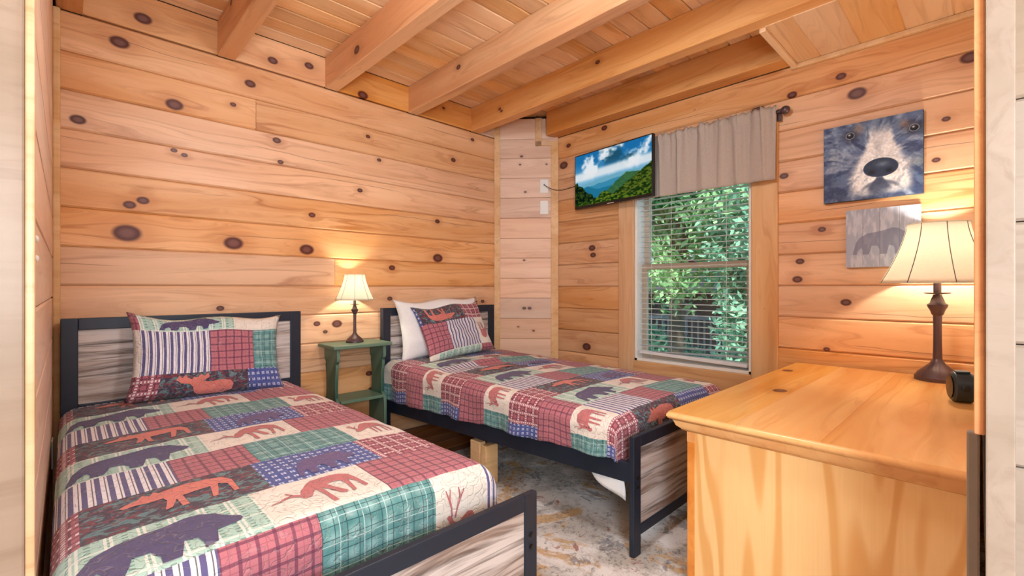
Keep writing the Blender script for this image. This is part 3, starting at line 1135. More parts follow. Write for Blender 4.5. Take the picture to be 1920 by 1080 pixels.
def make_quilt(label, xl, xr, yh, yf, ztop, zhead, u_of_left, v_of_head, vs_scale, dl, dr, df, creases=(), zbot=(.30, .30), stag=False, ripple=1.0):
    """cloth over a mattress; u_of_left is the cloth coordinate at the left mattress edge, cloth v at the head is v_of_head"""
    r = .06
    cx0, cx1 = xl + r, xr - r
    cyf = yf + r
    W = cx1 - cx0

    def surf(u, v, off):
        a = (u - u_of_left) + xl          # unfolded x
        b = yh - (v - v_of_head) / vs_scale
        ol, dlx = fold(cx0 - a, r)
        orr, drx = fold(a - cx1, r)
        of, dfy = fold(cyf - b, r)
        x = min(max(a, cx0), cx1) - ol + orr
        yv = max(b, cyf) - of
        t = (b - yf) / (yh - yf)
        tt = min(max(t, 0), 1)
        zt = ztop + (zhead - ztop) * tt
        full = max(fold(cx0 - (xl - dl), r)[1], .01)
        dlx *= (zt - .01 - (zbot[1] + (zbot[0] - zbot[1]) * tt) + .006 * math.sin(b * 17) + .004 * math.sin(b * 41)) / full if dlx > r else 1
        down = math.hypot(max(dlx, drx), dfy)
        z = ztop + (zhead - ztop) * min(max(t, 0), 1) - down
        z += .005 * hump(a * 2.2 + b * .7) * hump(b * 1.7 - a)
        crown = .016 * (1 - ((a - (cx0 + cx1) / 2) / (W / 2 + r)) ** 2)
        z += max(crown, 0) - .016
        side = max(dlx, drx) - r
        if side > 0:
            ff_ = .010 * math.sin(b * 13 + .6) + .007 * math.sin(b * 29)
            x += (-1 if dlx > drx else 1) * (ff_ * ripple * min(1, side / .12) + .02 * side)
        zb_ = zbot[1] + (zbot[0] - zbot[1]) * tt
        if dlx > 0 and z < zb_ - .004:
            z = zb_ - .004
        for (cxx, cyy, sx_, sy_, am) in creases:
            z += am * math.exp(-((a - cxx) / sx_) ** 2 - ((b - cyy) / sy_) ** 2)
        return (x, yv, z + off if down < r else z + off * .3) if not off else tuple(Vector((x, yv, z)) + nrm(u, v) * off)

    def nrm(u, v):
        e = .004
        p = Vector(surf(u, v, 0.0))
        du = Vector(surf(u + e, v, 0.0)) - p
        dv = Vector(surf(u, v + e, 0.0)) - p
        return (du.cross(dv) * -1).normalized()

    ua, ub = u_of_left - dl, u_of_left + (xr - xl) + dr
    va, vb = v_of_head, v_of_head + (yh - yf + df) * vs_scale
    us = lines(ua, ub, .022, UB)
    vb_ = [RV * k for k in range(-20, 20)]
    vs = lines(va, vb, .022, vb_)
    me = cloth_mesh('quilt', us, vs, surf, patch)
    q = link('quilt', me)
    tag(q, label, 'quilt')
    # border and thickness
    md = q.modifiers.new('thick', 'SOLIDIFY')
    md.thickness = .008
    md.offset = -1
    # prints
    k0 = int(math.floor(va / PV)) - 1
    for k in range(k0, k0 + 8):
        for s_ in (-1, 0, 1, 2):
            for nm, poly, mat, u0, v0, su, sv in (
                    ('bear_print', BEAR, 'q_bear', .0, RV * .97, .285, .33),
                    ('deer_print', DEER, 'q_deer', .395, RV * .90, .185, .27),
                    ('antler_print', ANTL, 'q_deer', .395, RV * .90, .185, .27),
                    ('small_deer_print', SDEER, 'q_deer', .765, RV * 1.85, .125, .21),
                    ('antler_print', SANT, 'q_deer', .765, RV * 1.85, .125, .21),
                    ('moose_print', MOOSE, 'q_moose', .09, RV * 2.9, .235, .28),
                    ('bear_print', BEAR, 'q_plum', .47, RV * 2.93, .18, .27)):
                uu, v_ = u0 + s_ * PU, v0 + k * PV
                if uu + su * 0.3 < ua or uu + su > ub or v_ - sv * .7 < va or v_ > vb - .02:
                    continue
                if uu < ua + .01:
                    continue
                if stag and v_ > vb - .25 and nm != 'bear_print':
                    if nm == 'small_deer_print':
                        applique('stag_print', STAG, M['q_deer'], surf, q, uu, RV * 4 + .205, .11, .13)
                        for sg_ in (-1, 1):
                            applique('antler_print', [(.15, .60), (.13, .8), (.05, 1.0), (-.02, 1.2), (.01, 1.2), (.08, 1.04), (.12, 1.2), (.15, 1.2), (.12, 1.0), (.17, .84), (.20, .62)] if sg_ < 0 else
                                     [(.24, .58), (.32, .8), (.4, 1.0), (.38, 1.2), (.41, 1.2), (.46, 1.02), (.55, 1.15), (.58, 1.13), (.46, .95), (.36, .76), (.29, .56)], M['q_deer'], surf, q, uu, RV * 4 + .205, .11, .13)
                    if nm not in ('moose_print',) or v_ > vb:
                        continue
                applique(nm, poly, M[mat], surf, q, uu, v_, su, sv)
    return q, surf


# left bed: rows have boundaries at Y = 1.74 + .215 k, a mint row begins at Y 1.955
make_quilt('patchwork wildlife quilt with large indigo bears spread on the bed by the left wall', -.025, .955, 2.835, 1.06, .508, .508, -.025, -(2.835 - 1.955), 1.0, .22, .24, .20, stag=True, ripple=.25)
# right bed: a mint row begins at Y 1.99, rows .187 high
make_quilt('patchwork wildlife quilt hanging over the side rail of the bed under the window', 1.53, 2.555, 2.835, 1.01, .53, .552, .83, -(2.835 - 1.985) * (RV / .187), RV / .187, .20, .17, .15,
           creases=((2.0, 2.33, .3, .035, .018), (2.05, 2.25, .35, .03, -.012), (1.95, 2.02, .25, .025, .012)), zbot=(.287, .366))


def make_pillow(label, loc, rot, W, Hh, T, u0, v0, su=1.0, sv=1.0, fabric_white=False, prints=(), sag=0.0, name='pillow'):
    """pillow standing on its long edge: local x across, local z up, front towards -y"""
    t = None

    def pos(s_, h, side, off=0.0):
        # s_, h in -1..1
        e = (1 - abs(s_) ** 3.2) * (1 - abs(h) ** 3.2)
        thick = T * (max(e, 0) ** .55)
        pinch = 1 - .05 * (abs(h) ** 2) * (1 - s_ * s_) * 1.0
        px = s_ * W / 2 * (1 - .06 * (1 - h * h)) + .012 * abs(h) ** 4 * s_
        pz = h * Hh / 2 * (1 - .07 * (1 - s_ * s_)) + sag * (s_ * s_ - .5) + .012 * math.sin(s_ * 5 + 1) * max(h, 0)
        wr = .006 * math.sin(s_ * 9 + h * 5) * e + .004 * math.sin(h * 14 - s_ * 6) * e
        return (px, side * (thick / 2 + off) + (wr if side < 0 else 0), pz + Hh / 2)

    def uvc(s_, h):
        return u0 + (s_ + 1) / 2 * W * su, v0 + (1 - h) / 2 * Hh * sv

    def surf(u, v, off):
        s_ = (u - u0) / (W * su) * 2 - 1
        h = 1 - (v - v0) / (Hh * sv) * 2
        return pos(s_, h, -1, off)
    ua, ub = u0, u0 + W * su
    if su < 0:
        ua, ub = ub, ua
    va, vb = v0, v0 + Hh * sv
    if sv < 0:
        va, vb = vb, va
    us = lines(ua, ub, .02, UB)
    vs = lines(va, vb, .02, [RV * k for k in range(-20, 20)])
    pk = (lambda u, v: 'cream') if fabric_white else patch
    me = cloth_mesh(name, us, vs, surf, pk, flipn=(su * sv < 0))
    me2 = cloth_mesh(name, us, vs, lambda u, v, o: (lambda p: (p[0], -p[1] if True else 0, p[2]))(pos((u - u0) / (W * su) * 2 - 1, 1 - (v - v0) / (Hh * sv) * 2, -1)), pk, flipn=not (su * sv < 0))
    bm = bmesh.new()
    bm.from_mesh(me)
    bm.from_mesh(me2)
    bmesh.ops.remove_doubles(bm, verts=bm.verts, dist=.0015)
    bmesh.ops.recalc_face_normals(bm, faces=bm.faces)
    bm.to_mesh(me)
    bm.free()
    if fabric_white:
        me.materials.clear()
        me.materials.append(M['linen_white'])
        me.polygons.foreach_set('material_index', [0] * len(me.polygons))
    for p in me.polygons:
        p.use_smooth = True
    o = link(name, me, None, None, loc, rot)
    tag(o, label, 'pillow')
    for nm, poly, mat, uu, vv_, pu, pv in prints:
        applique(nm, poly, M[mat], surf, o, uu, vv_, pu, pv)
    return o


# left pillow: top strip mint / cream, then stripe / red / teal, then leaf / blue
make_pillow('patchwork sham with an orange moose leaning on the headboard by the left wall', (.515, 2.66, .50), (R(-17), R(2.2), R(-1)), .645, .41, .15, -.085, .13, 1, 1.0, sag=.012,
            prints=(('bear_print', BEAR, 'q_bear', .02, RV * .97, .24, .13), ('moose_print', LYING, 'q_moose', .08, RV * 2.49, .24, .10)))
# right bed: white pillow behind, sham in front with the print upside down
make_pillow('plain white pillow behind the patchwork sham on the bed under the window', (1.97, 2.735, .545), (R(-12), R(-2), 0), .70, .42, .13, 0, 0, fabric_white=True)
make_pillow('tilted patchwork sham in front of the white pillow', (2.04, 2.60, .545), (R(-26), R(-4), R(4)), .60, .41, .13, .40, .575, -1, -1.0,
            prints=(('moose_print', MOOSE, 'q_moose', .10, RV * 2.66, .235, .22), ('deer_print', SDEER, 'q_deer', -.185, RV * 1.85, .11, .20)))

# white sheet hanging below the rail at the foot of the window bed
vv, ff = [], []
for i in range(13):
    t = i / 12
    yv = 1.16 - t * .16
    for j in range(7):
        s_ = j / 6
        zz = .33 - s_ * (.05 + .085 * t ** .8)
        vv.append((1.575 + .015 * math.sin(t * 5 + s_ * 3) - .01 * s_, yv, zz))
for i in range(12):
    for j in range(6):
        a = i * 7 + j
        ff.append((a, a + 1, a + 8, a + 7))
o = link('bed_sheet', mesh('bed_sheet', vv, ff, True), M['linen_white'])
sd = o.modifiers.new('thick', 'SOLIDIFY')
sd.thickness = .004
tag(o, 'corner of a white sheet drooping below the side rail by the footboard', 'sheet')
# raw lumber prop under the side rail
pr = thing('lumber_prop', 'pair of raw lumber offcuts propping the side rail of the window bed', 'wood block', (1.545, 1.80, .012))
MB().box((0, .045, 0), (.038, .125, .215)).build('lumber_piece', M['lumber'], pr, bevel=.003)
MB().box((0, 0, 0), (.085, .04, .205)).build('lumber_piece', M['lumber'], pr, bevel=.003)

# rug
rug = MB().box((.35, -.9, 0), (2.75, 2.33, .011)).build('area_rug', M['rug'], bevel=.003)
tag(rug, 'faded cream and grey patterned area rug on the floor between the beds', 'rug')

# ------------------------------------------------------------------ bedside stand and lamp
ns = thing('bedside_stand', 'distressed green wooden stand with scalloped sides between the beds', 'side table', (1.14, 2.70, 0))
MB().box((0, 0, .66), (.385, .25, .682)).build('top', M['green'], ns, bevel=.006)
prof = [(.0, .66), (.03, .66), (.03, .60), (.034, .585), (.05, .57), (.045, .55), (.055, .5), (.06, .42), (.055, .36), (.03, .33), (.022, .30), (.022, .1), (.016, 0), (.07, 0), (.085, .05), (.125, .07)]
half = [(y_, z_) for y_, z_ in prof]
pts = half[1:] + [(.25 - y_, z_) for y_, z_ in reversed(half[1:])]
for x in (.03, .335):
    m = MB()
    m.prism([(y_, z_) for y_, z_ in pts], 0, .02, Matrix(((0, 0, 1, x), (1, 0, 0, 0), (0, 1, 0, 0), (0, 0, 0, 1))))
    m.build('side_panel', M['green'], ns, bevel=.003)
MB().box((.05, .02, .325), (.335, .235, .345)).build('shelf', M['green'], ns, bevel=.004)


def table_lamp(name, label, loc, h, rb, rt, rbase, tilt=0.0, energy=4.0, shade_tilt=0.0, seams=8):
    """bell-shaded candlestick lamp; h is total height"""
    t = thing(name, label, 'lamp', loc, (0, tilt, 0))
    k = h / .72
    body = [(rbase, 0), (rbase, .018 * k), (rbase * .93, .024 * k), (rbase * .88, .034 * k), (rbase * .62, .055 * k), (rbase * .36, .075 * k), (rbase * .25, .09 * k), (.017 * k, .098 * k)]
    MB().lathe([(.0001, 0)] + body + [(.0001, .098 * k)], 32, False).build('base', M['bronze'], t, smooth=True)
    st = [(.017, .095), (.0155, .16), (.015, .24), (.016, .295), (.021, .30), (.026, .318), (.035, .335), (.037, .345), (.027, .352), (.022, .37), (.016, .385), (.016, .39)]
    MB().lathe([(a * k, b * k) for a, b in st], 12).build('stem', M['bronze'], t, smooth=True)
    MB().lathe([(.0001, .39 * k), (.045 * k, .395 * k), (.048 * k, .399 * k), (.0001, .399 * k)], 32, False).build('drip_pan', M['bronze'], t, smooth=True)
    MB().lathe([(.014 * k, .398 * k), (.014 * k, .47 * k)], 16).build('socket', M['bronze'], t, smooth=True)
    z0, z1 = .445 * k, .712 * k
    n = 56
    prof = []
    for i in range(13):
        s_ = i / 12
        rr = rt + (rb - rt) * ((1 - s_) ** 1.45)
        prof.append((rr, z0 + (z1 - z0) * s_))
    sh = MB().lathe(prof, n, False)
    so = sh.build('shade', M['shade'], t, (0, 0, 0), (0, shade_tilt, 0), smooth=True)
    md = so.modifiers.new('thick', 'SOLIDIFY')
    md.thickness = .0016
    for q in range(seams):
        a = 2 * math.pi * q / seams + .35
        MB().tube([(r_ * math.cos(a) * 1.004, r_ * math.sin(a) * 1.004, z_) for r_, z_ in prof], .0016 * k, 5).build('shade_seam', M['bronze'], so)
    for (r_, z_) in (prof[0], prof[-1]):
        MB().tube([(r_ * math.cos(2 * math.pi * i / 48), r_ * math.sin(2 * math.pi * i / 48), z_) for i in range(49)], .0024 * k, 5).build('shade_rim', M['shade'], so)
    bm = bmesh.new()
    bmesh.ops.create_uvsphere(bm, u_segments=16, v_segments=10, radius=.026 * k)
    me = bpy.data.meshes.new('bulb')
    bm.to_mesh(me)
    bm.free()
    link('bulb', me, M['bulb'], t, (0, 0, .54 * k))
    l = bpy.data.lights.new(name + '_light', 'POINT')
    l.energy = energy
    l.color = (1.0, .90, .72)
    l.shadow_soft_size = .03 * k
    lo = bpy.data.objects.new(name + '_light', l)
    COL.objects.link(lo)
    lo.parent = t
    lo.location = (0, 0, .60 * k)
    return t


table_lamp('table_lamp', 'small bronze candlestick lamp with cream shade on the green stand', (1.335, 2.845, .682), .44, .118, .062, .055, energy=4.2)

# ------------------------------------------------------------------ dresser
DX, DY0, DY1, DZ = 1.47, .033, .77, .61
dr = thing('dresser', 'honey pine dresser with moulded top edge in front of the window wall', 'dresser', (0, 0, 0))
pl = [(DY0, .327), (.327, .56), (.56, DY1)]
for (a, b), ks in zip(pl, ([(-.2, -.05, .0)], [(.1, .0, .0)], [(-.12, -.06, .032), (.42, .06, .03)])):
    board('top_plank', 2.97 - DX - .012, b - a - .0004, .022, M['drtop'], dr, ((2.97 + DX) / 2 + .004, (a + b) / 2, DZ), (0, 0, 0), .0004, ks)
# moulded edge: swept profile along the left end and long sides (profile: outward, z)
pr_ = [(-.018, DZ - .0005), (-.006, DZ), (0, DZ - .006), (.001, DZ - .014), (-.004, DZ - .022), (-.014, DZ - .026), (-.016, DZ - .030), (-.022, DZ - .046), (-.034, DZ - .056), (-.036, DZ - .060), (-.046, DZ - .066), (-.06, DZ - .066)]


def sweep(corner_pts, prof, name, mat, parent, closed=False):
    v, f = [], []
    n = len(prof)
    for (x, y_, ox, oy) in corner_pts:
        for o_, z in prof:
            v.append((x + ox * o_, y_ + oy * o_, z))
    for i in range(len(corner_pts) - 1):
        for k in range(n - 1):
            f.append((i * n + k, (i + 1) * n + k, (i + 1) * n + k + 1, i * n + k + 1))
    me = mesh(name, v, f, True)
    me.set_sharp_from_angle(angle=R(50))
    return link(name, me, mat, parent)


sweep([(DX, DY0, -1, 0), (DX, DY1, -1, 1), (2.97, DY1, 0, 1)], pr_, 'edge_moulding', M['drtop'], dr)
BXd = DX + .05
MB().box((BXd + .004, DY0 + .004, .06), (2.95, DY1 - .055, DZ - .03)).build('carcass', M['drside'], dr)
MB().box((BXd, DY0 + .002, .012), (BXd + .02, DY1 - .075, DZ - .06)).build('end_panel', M['drside'], dr)
MB().box((BXd - .002, DY1 - .075, .012), (BXd + .045, DY1 - .05, DZ - .06)).build('front_stile', M['orange'], dr, bevel=.001)
MB().box((BXd - .0025, DY1 - .0752, DZ - .10), (BXd + .04, DY1 - .0495, DZ - .06)).build('rail_end', M['drtop'], dr)
for i in range(3):
    for j in range(3):
        x0 = BXd + .06 + i * .45
        z0 = .08 + j * .155
        d_ = MB().box((x0, DY1 - .055, z0), (x0 + .43, DY1 - .04, z0 + .14)).build('drawer', M['drtop'], dr, bevel=.004)
        for kx in (.1, .33):
            MB().lathe([(.008, 0), (.008, .012), (.016, .018), (.014, .026), (.0001, .028)], 14).build('knob', M['drtop'], d_, (x0 + kx, DY1 - .04, z0 + .07), (R(-90), 0, 0), smooth=True)

table_lamp('table_lamp', 'larger bronze lamp with cream bell shade on the honey pine dresser', (2.855, .175, DZ), .72, .205, .108, .082, tilt=R(-1.5), energy=9.5, shade_tilt=R(1.0))

# small dark clock radio next to it
ck = thing('clock_radio', 'small dark round clock radio beside the lamp on the dresser', 'clock', (2.37, .080, DZ), (0, 0, R(-74)))
MB().lathe([(.0001, -.03), (.048, -.03), (.055, -.024), (.055, .024), (.048, .03), (.0001, .03)], 32, False).build('body', M['darkplastic'], ck, (0, 0, .056), (0, R(90), 0), smooth=True)
MB().lathe([(.0001, 0), (.04, 0), (.042, .004), (.0001, .005)], 24, False).build('face', M['blackplastic'], ck, (-.03, 0, .056), (0, R(-90), 0), smooth=True)
MB().lathe([(.012, 0), (.012, .006), (.009, .008), (.0001, .008)], 16).build('dial', M['blackplastic'], ck, (-.002, -.054, .06), (R(90), 0, 0), smooth=True)
MB().box((-.02, -.02, 0), (.02, .02, .008)).build('snooze_button', M['darkplastic'], ck, (0, 0, .108), bevel=.003)

# grey edge and cable between dresser and door trim
o = MB().box((1.2, .017, 0), (1.22, .034, .765)).build('folded_panel', M['grey'], None, bevel=.003)
tag(o, 'narrow grey panel edge standing between dresser and door trim', 'panel')
o = MB().tube([(1.16, .010, .80), (1.165, .008, .6), (1.16, .002, .45), (1.16, .007, .3), (1.16, .006, .02)], .003, 8).build('power_cable', M['cable'], None, smooth=True)
tag(o, 'thin black power cable hanging behind the door trim', 'cable')

# ------------------------------------------------------------------ pictures painted into colour attributes


def vnoise(u, v, fx, fy, seed):
    r_ = np.random.default_rng(seed)
    gx, gy = int(math.ceil(fx)) + 2, int(math.ceil(fy)) + 2
    g_ = r_.random((gy, gx))
    x, y_ = u * fx, v * fy
    fx_, fy_ = x - np.floor(x), y_ - np.floor(y_)
    xi, yi = np.floor(x).astype(int) % (gx - 1), np.floor(y_).astype(int) % (gy - 1)
    fx_ = fx_ * fx_ * (3 - 2 * fx_)
    fy_ = fy_ * fy_ * (3 - 2 * fy_)
    return (g_[yi, xi] * (1 - fx_) + g_[yi, xi + 1] * fx_) * (1 - fy_) + (g_[yi + 1, xi] * (1 - fx_) + g_[yi + 1, xi + 1] * fx_) * fy_


def fbm(u, v, f, seed, oct_=4, ax=1.0):
    t, a, s_ = 0, .5, 0
    for i in range(oct_):
        t = t + a * vnoise(u, v, f * ax * 2 ** i, f * 2 ** i, seed + i)
        s_ += a
        a *= .55
    return t / s_


def ss(x, a, b):
    t = np.clip((x - a) / (b - a), 0, 1)
    return t * t * (3 - 2 * t)


def lerp(c, col, m):
    return c * (1 - m[..., None]) + np.array(col, float) * m[..., None]


def picture(name, W, Hh, nx, ny, fn, mat, parent=None, loc=(0, 0, 0), rot=(0, 0, 0)):
    """flat grid facing local +z, x right, y up, colours from fn(u, v) in 0..255 sRGB (v = 0 at the top)"""
    u, v = np.meshgrid(np.linspace(0, 1, nx), np.linspace(0, 1, ny))
    c = np.clip(fn(u, v), 0, 255) / 255
    c = np.where(c <= .04045, c / 12.92, ((c + .055) / 1.055) ** 2.4)
    pts = np.stack([(u - .5) * W, (.5 - v) * Hh, np.zeros_like(u)], -1).reshape(-1, 3)
    idx = np.arange(nx * ny).reshape(ny, nx)
    f = np.stack([idx[1:, :-1], idx[1:, 1:], idx[:-1, 1:], idx[:-1, :-1]], -1).reshape(-1, 4)
    me = bpy.data.meshes.new(name)
    me.from_pydata(pts.tolist(), [], f.tolist())
    at = me.color_attributes.new('Col', 'FLOAT_COLOR', 'POINT')
    at.data.foreach_set('color', np.concatenate([c.reshape(-1, 3), np.ones((nx * ny, 1))], 1).ravel())
    return link(name, me, mat, parent, loc, rot)


def paint_tv(u, v):
    c = np.zeros(u.shape + (3,))
    c[:] = (28, 110, 170)
    c = lerp(c, (120, 180, 214), ss(v, .1, .55))
    n = fbm(u, v * .6, 5, 3, 5)
    cl = ss(n, .45, .6) * ss(v, .6, .35)
    c = lerp(c, (232, 238, 244), cl)
    n2 = fbm(u, v * .6 + .03, 5, 3, 5)
    c = lerp(c, (30, 84, 112), ss(n2 - n, -.0, .1) * 0 + ss(fbm(u, v, 4, 21, 4), .55, .68) * ss(v, .42, .2) * ss(u, .3, .5))
    c = lerp(c, (238, 240, 242), ss(np.abs(v - .44 + .06 * u), .12, .04) * .85)

    def ridge(c, h, col, soft=.012):
        return lerp(c, col, ss(v - h, -soft, soft))
    c = ridge(c, .56 - .06 * np.sin((u - .2) * 3) + .03 * fbm(u, u * 0, 8, 5), (110, 172, 196))
    c = ridge(c, .62 - .05 * np.sin((u - .3) * 5) + .04 * fbm(u, u * 0, 9, 6), (58, 140, 176))
    c = ridge(c, .70 - .08 * np.exp(-((u - .17) / .1) ** 2) + .04 * fbm(u, u * 0, 10, 8), (32, 116, 150))
    pk = .52 + 1.0 * np.abs(u - .70) * (u < .70) + .25 * np.abs(u - .70) * (u >= .70) + .03 * fbm(u, u * 0, 14, 9)
    m = ss(v - pk, -.01, .01)
    tex = fbm(u, v, 26, 12, 4)
    c = c * (1 - m[..., None]) + (np.array((30, 84, 70))[None, None] * (1 - tex[..., None]) + np.array((84, 120, 56)) * tex[..., None]) * m[..., None]
    rh = 1.35 - u * .92 + .03 * fbm(u, u * 0, 24, 15)
    m = ss(v - rh, -.01, .01)
    t2 = ss(fbm(u, v, 40, 30, 3), .35, .7)
    c = c * (1 - m[..., None]) + (np.array((22, 48, 16)) * (1 - t2[..., None]) + np.array((96, 112, 34)) * t2[..., None]) * m[..., None]
    lf = .52 + 1.3 * u + .10 * (fbm(u, u * 0, 40, 17, 2) - .5)
    m = ss(v - lf, -.01, .01) * (u < .34)
    c = c * (1 - m[..., None]) + (np.array((8, 22, 14)) * (1 - t2[..., None]) + np.array((52, 76, 26)) * t2[..., None]) * m[..., None]
    fg = .93 - .14 * np.exp(-((u - .42) / .1) ** 2) + .05 * (fbm(u, u * 0, 30, 19, 2) - .5)
    m = ss(v - fg, -.01, .01)
    c = c * (1 - m[..., None]) + (np.array((20, 46, 14)) * (1 - t2[..., None]) + np.array((98, 122, 34)) * t2[..., None]) * m[..., None]
    return c


tv = thing('television', 'flat television on a wall bracket showing blue mountains under clouds', 'television', (2.885, 1.9525, 1.865), (0, 0, R(-5.8)))
TW, TH = .725, .425
MB().box((0, -TW / 2, -TH / 2), (.03, TW / 2, TH / 2)).build('housing', M['blackplastic'], tv, bevel=.003)
MB().box((.03, -.05, -.15), (.055, .25, .1)).build('rear_bulge', M['blackplastic'], tv, bevel=.008)
picture('screen', TW - .016, TH - .03, 220, 128, paint_tv, M['screen'], tv, (-.0012, 0, .006), (R(90), 0, R(-90)))
MB().box((-.001, -.03, -.2105), (0, .03, -.2065)).build('maker_badge', M['white'], tv)
br = MB()
br.box((.055, -.06, -.06), (.065, .06, .06)).box((.065, -.015, -.02), (.125, .015, .02))
br.build('wall_bracket', M['blackplastic'], tv, bevel=.002)


def paint_bear(u, v):
    c = np.zeros(u.shape + (3,))
    ra = np.hypot(u - .6, v - .5)
    an = np.arctan2(v - .5, u - .6) / (2 * np.pi) + .5
    st = fbm(an, ra, 5, 41, 5, 5.0)
    st2 = .6 * fbm(an + .02 * np.sin(ra * 9), ra * .8, 7, 47, 4, 7.0) + .4 * fbm(u, v, 10, 53, 4)
    c[:] = (92, 112, 150)
    c = lerp(c, (58, 74, 112), ss(st, .42, .6))
    c = lerp(c, (164, 180, 206), ss(st2, .48, .70) * .75)
    c = lerp(c, (52, 62, 92), np.exp(-(((u - .40) / .13) ** 2 + ((v - .62) / .22) ** 2)) * .5)
    cx = .60
    # pale side fur
    c = lerp(c, (150, 164, 184), np.exp(-(((u - .13) / .10) ** 2 + ((v - .42) / .13) ** 2)) * ss(st2, .3, .7))
    c = lerp(c, (130, 144, 160), np.exp(-(((u - .95) / .08) ** 2 + ((v - .62) / .1) ** 2)) * ss(st2, .3, .6))
    c = lerp(c, (120, 140, 166), np.exp(-(((u - .58) / .2) ** 2 + ((v - .08) / .1) ** 2)) * ss(st2, .3, .6))
    # pale muzzle: narrow bridge widening to the mouth
    wdt = .12 + .19 * ss(v, .2, .72) + .06 * (st2 - .5)
    mz = ss(np.abs(u - cx) / wdt, 1.15, .75) * ss(v, .06, .24) * ss(v, .98, .86)
    mz = mz * (.95 + .5 * (st2 - .45))
    c = lerp(c, (228, 228, 232), np.clip(mz, 0, 1))
    c = lerp(c, (160, 166, 176), np.exp(-(((u - cx + .03) / .05) ** 2 + ((v - .36) / .12) ** 2)) * .6 * ss(st, .4, .6))
    # philtrum, mouth corners and chin
    pw = .03 + .10 * ss(v, .72, .90)
    c = lerp(c, (58, 68, 94), ss(np.abs(u - cx + .01) / pw, 1.2, .7) * ss(v, .70, .76) * ss(v, .99, .92) * (.65 + .5 * st2))
    for sx in (-1, 1):
        ln_ = np.abs(v - (.80 + .10 * np.abs(u - cx) / .2 - .03 * np.sin(np.abs(u - cx) * 14)))
        c = lerp(c, (66, 74, 98), ss(ln_, .04, .005) * ((u - cx) * sx > .03) * ss(np.abs(u - cx), .24, .12) * .7)
    c = lerp(c, (206, 210, 218), (np.exp(-(((u - cx + .16) / .07) ** 2 + ((v - .93) / .035) ** 2)) + np.exp(-(((u - cx - .12) / .08) ** 2 + ((v - .92) / .035) ** 2))) * .8)
    c = lerp(c, (92, 104, 132), ss(fbm(u * .5 + v * .2, v, 14, 91, 4, 3.0), .52, .66) * ss(v, .3, .5) * .35)
    # nose
    nd = ((u - cx) / .175) ** 2 + ((v - .62 - .12 * (u - cx) ** 2) / .12) ** 2
    c = lerp(c, (220, 222, 226), ss(nd, 1.35, 1.15) * ss(v, .62, .5) * .8)
    c = lerp(c, (44, 56, 80), ss(nd, 1.05, .92))
    c = lerp(c, (120, 136, 160), np.exp(-(((u - cx - .02) / .06) ** 2 + ((v - .58) / .035) ** 2)) * .6)
    for sx in (-.085, .085):
        c = lerp(c, (18, 22, 36), np.exp(-(((u - cx - sx) / .035) ** 2 + ((v - .67) / .03) ** 2)))
    # eyes
    for ex, ey in ((.29, .155), (.92, .20)):
        c = lerp(c, (36, 36, 48), np.exp(-(((u - ex) / .085) ** 2 + ((v - ey) / .075) ** 2)) * .9)
        ed = ((u - ex) / .04) ** 2 + ((v - ey) / .038) ** 2
        c = lerp(c, (150, 160, 180), ss(ed, 1.5, 1.2))
        c = lerp(c, (20, 22, 32), ss(ed, 1.1, .9))
        c = lerp(c, (220, 228, 236), np.exp(-(((u - ex + .008) / .013) ** 2 + ((v - ey + .012) / .012) ** 2)))
    c = lerp(c, (150, 120, 100), np.exp(-(((u - .38) / .045) ** 2 + ((v - .08) / .06) ** 2)) * .7)
    c = lerp(c, (150, 118, 100), np.exp(-(((u - .83) / .05) ** 2 + ((v - .13) / .05) ** 2)) * .7)
    return c * (.88 + .24 * fbm(u, v, 50, 60, 2)[..., None])


pc = thing('bear_painting', 'square canvas painting of a blue-grey bear face', 'painting', (2.97, .436, 1.69))
MB().box((.001, -.204, -.202), (.03, .204, .202)).build('stretcher', plain('canvas_edge', (62, 72, 94), .8), pc, bevel=.002)
picture('canvas_face', .406, .402, 210, 210, paint_bear, M['canvas'], pc, (0, 0, 0), (R(90), 0, R(-90)))


def paint_sign(u, v):
    c = np.zeros(u.shape + (3,))
    st = fbm(u, v * .25, 22, 71, 4, 1.0)
    c[:] = (166, 174, 196)
    c = lerp(c, (194, 200, 216), ss(st, .4, .65))
    for s_ in (.24, .47, .73):
        c = lerp(c, (112, 116, 132), ss(np.abs(u - s_), .006, .002) * .7)
    poly = np.array([(.11 + x * .78, .80 - y_ * .84) for x, y_ in BEAR])
    ins = np.zeros(u.shape, bool)
    j = len(poly) - 1
    for i in range(len(poly)):
        xi, yi = poly[i]
        xj, yj = poly[j]
        cond = ((yi > v) != (yj > v)) & (u < (xj - xi) * (v - yi) / (yj - yi + 1e-9) + xi)
        ins ^= cond
        j = i
    c = np.where(ins[..., None], (.4 * c + .6 * np.array((104, 108, 138))), c)
    return c


sg = thing('bear_sign', 'small grey-washed wood sign with a walking bear silhouette', 'sign', (2.98, .391, 1.288))
for i, (a, b) in enumerate(((-.15, -.078), (-.078, -.009), (-.009, .069), (.069, .15))):
    MB().box((.001, -b + .0004, -.15), (.02, -a - .0004, .15)).build('sign_board', plain('sign_edge', (128, 132, 146), .8), sg, bevel=.001)
picture('painted_face', .30, .30, 160, 160, paint_sign, M['sign'], sg, (0, 0, 0), (R(90), 0, R(-90)))

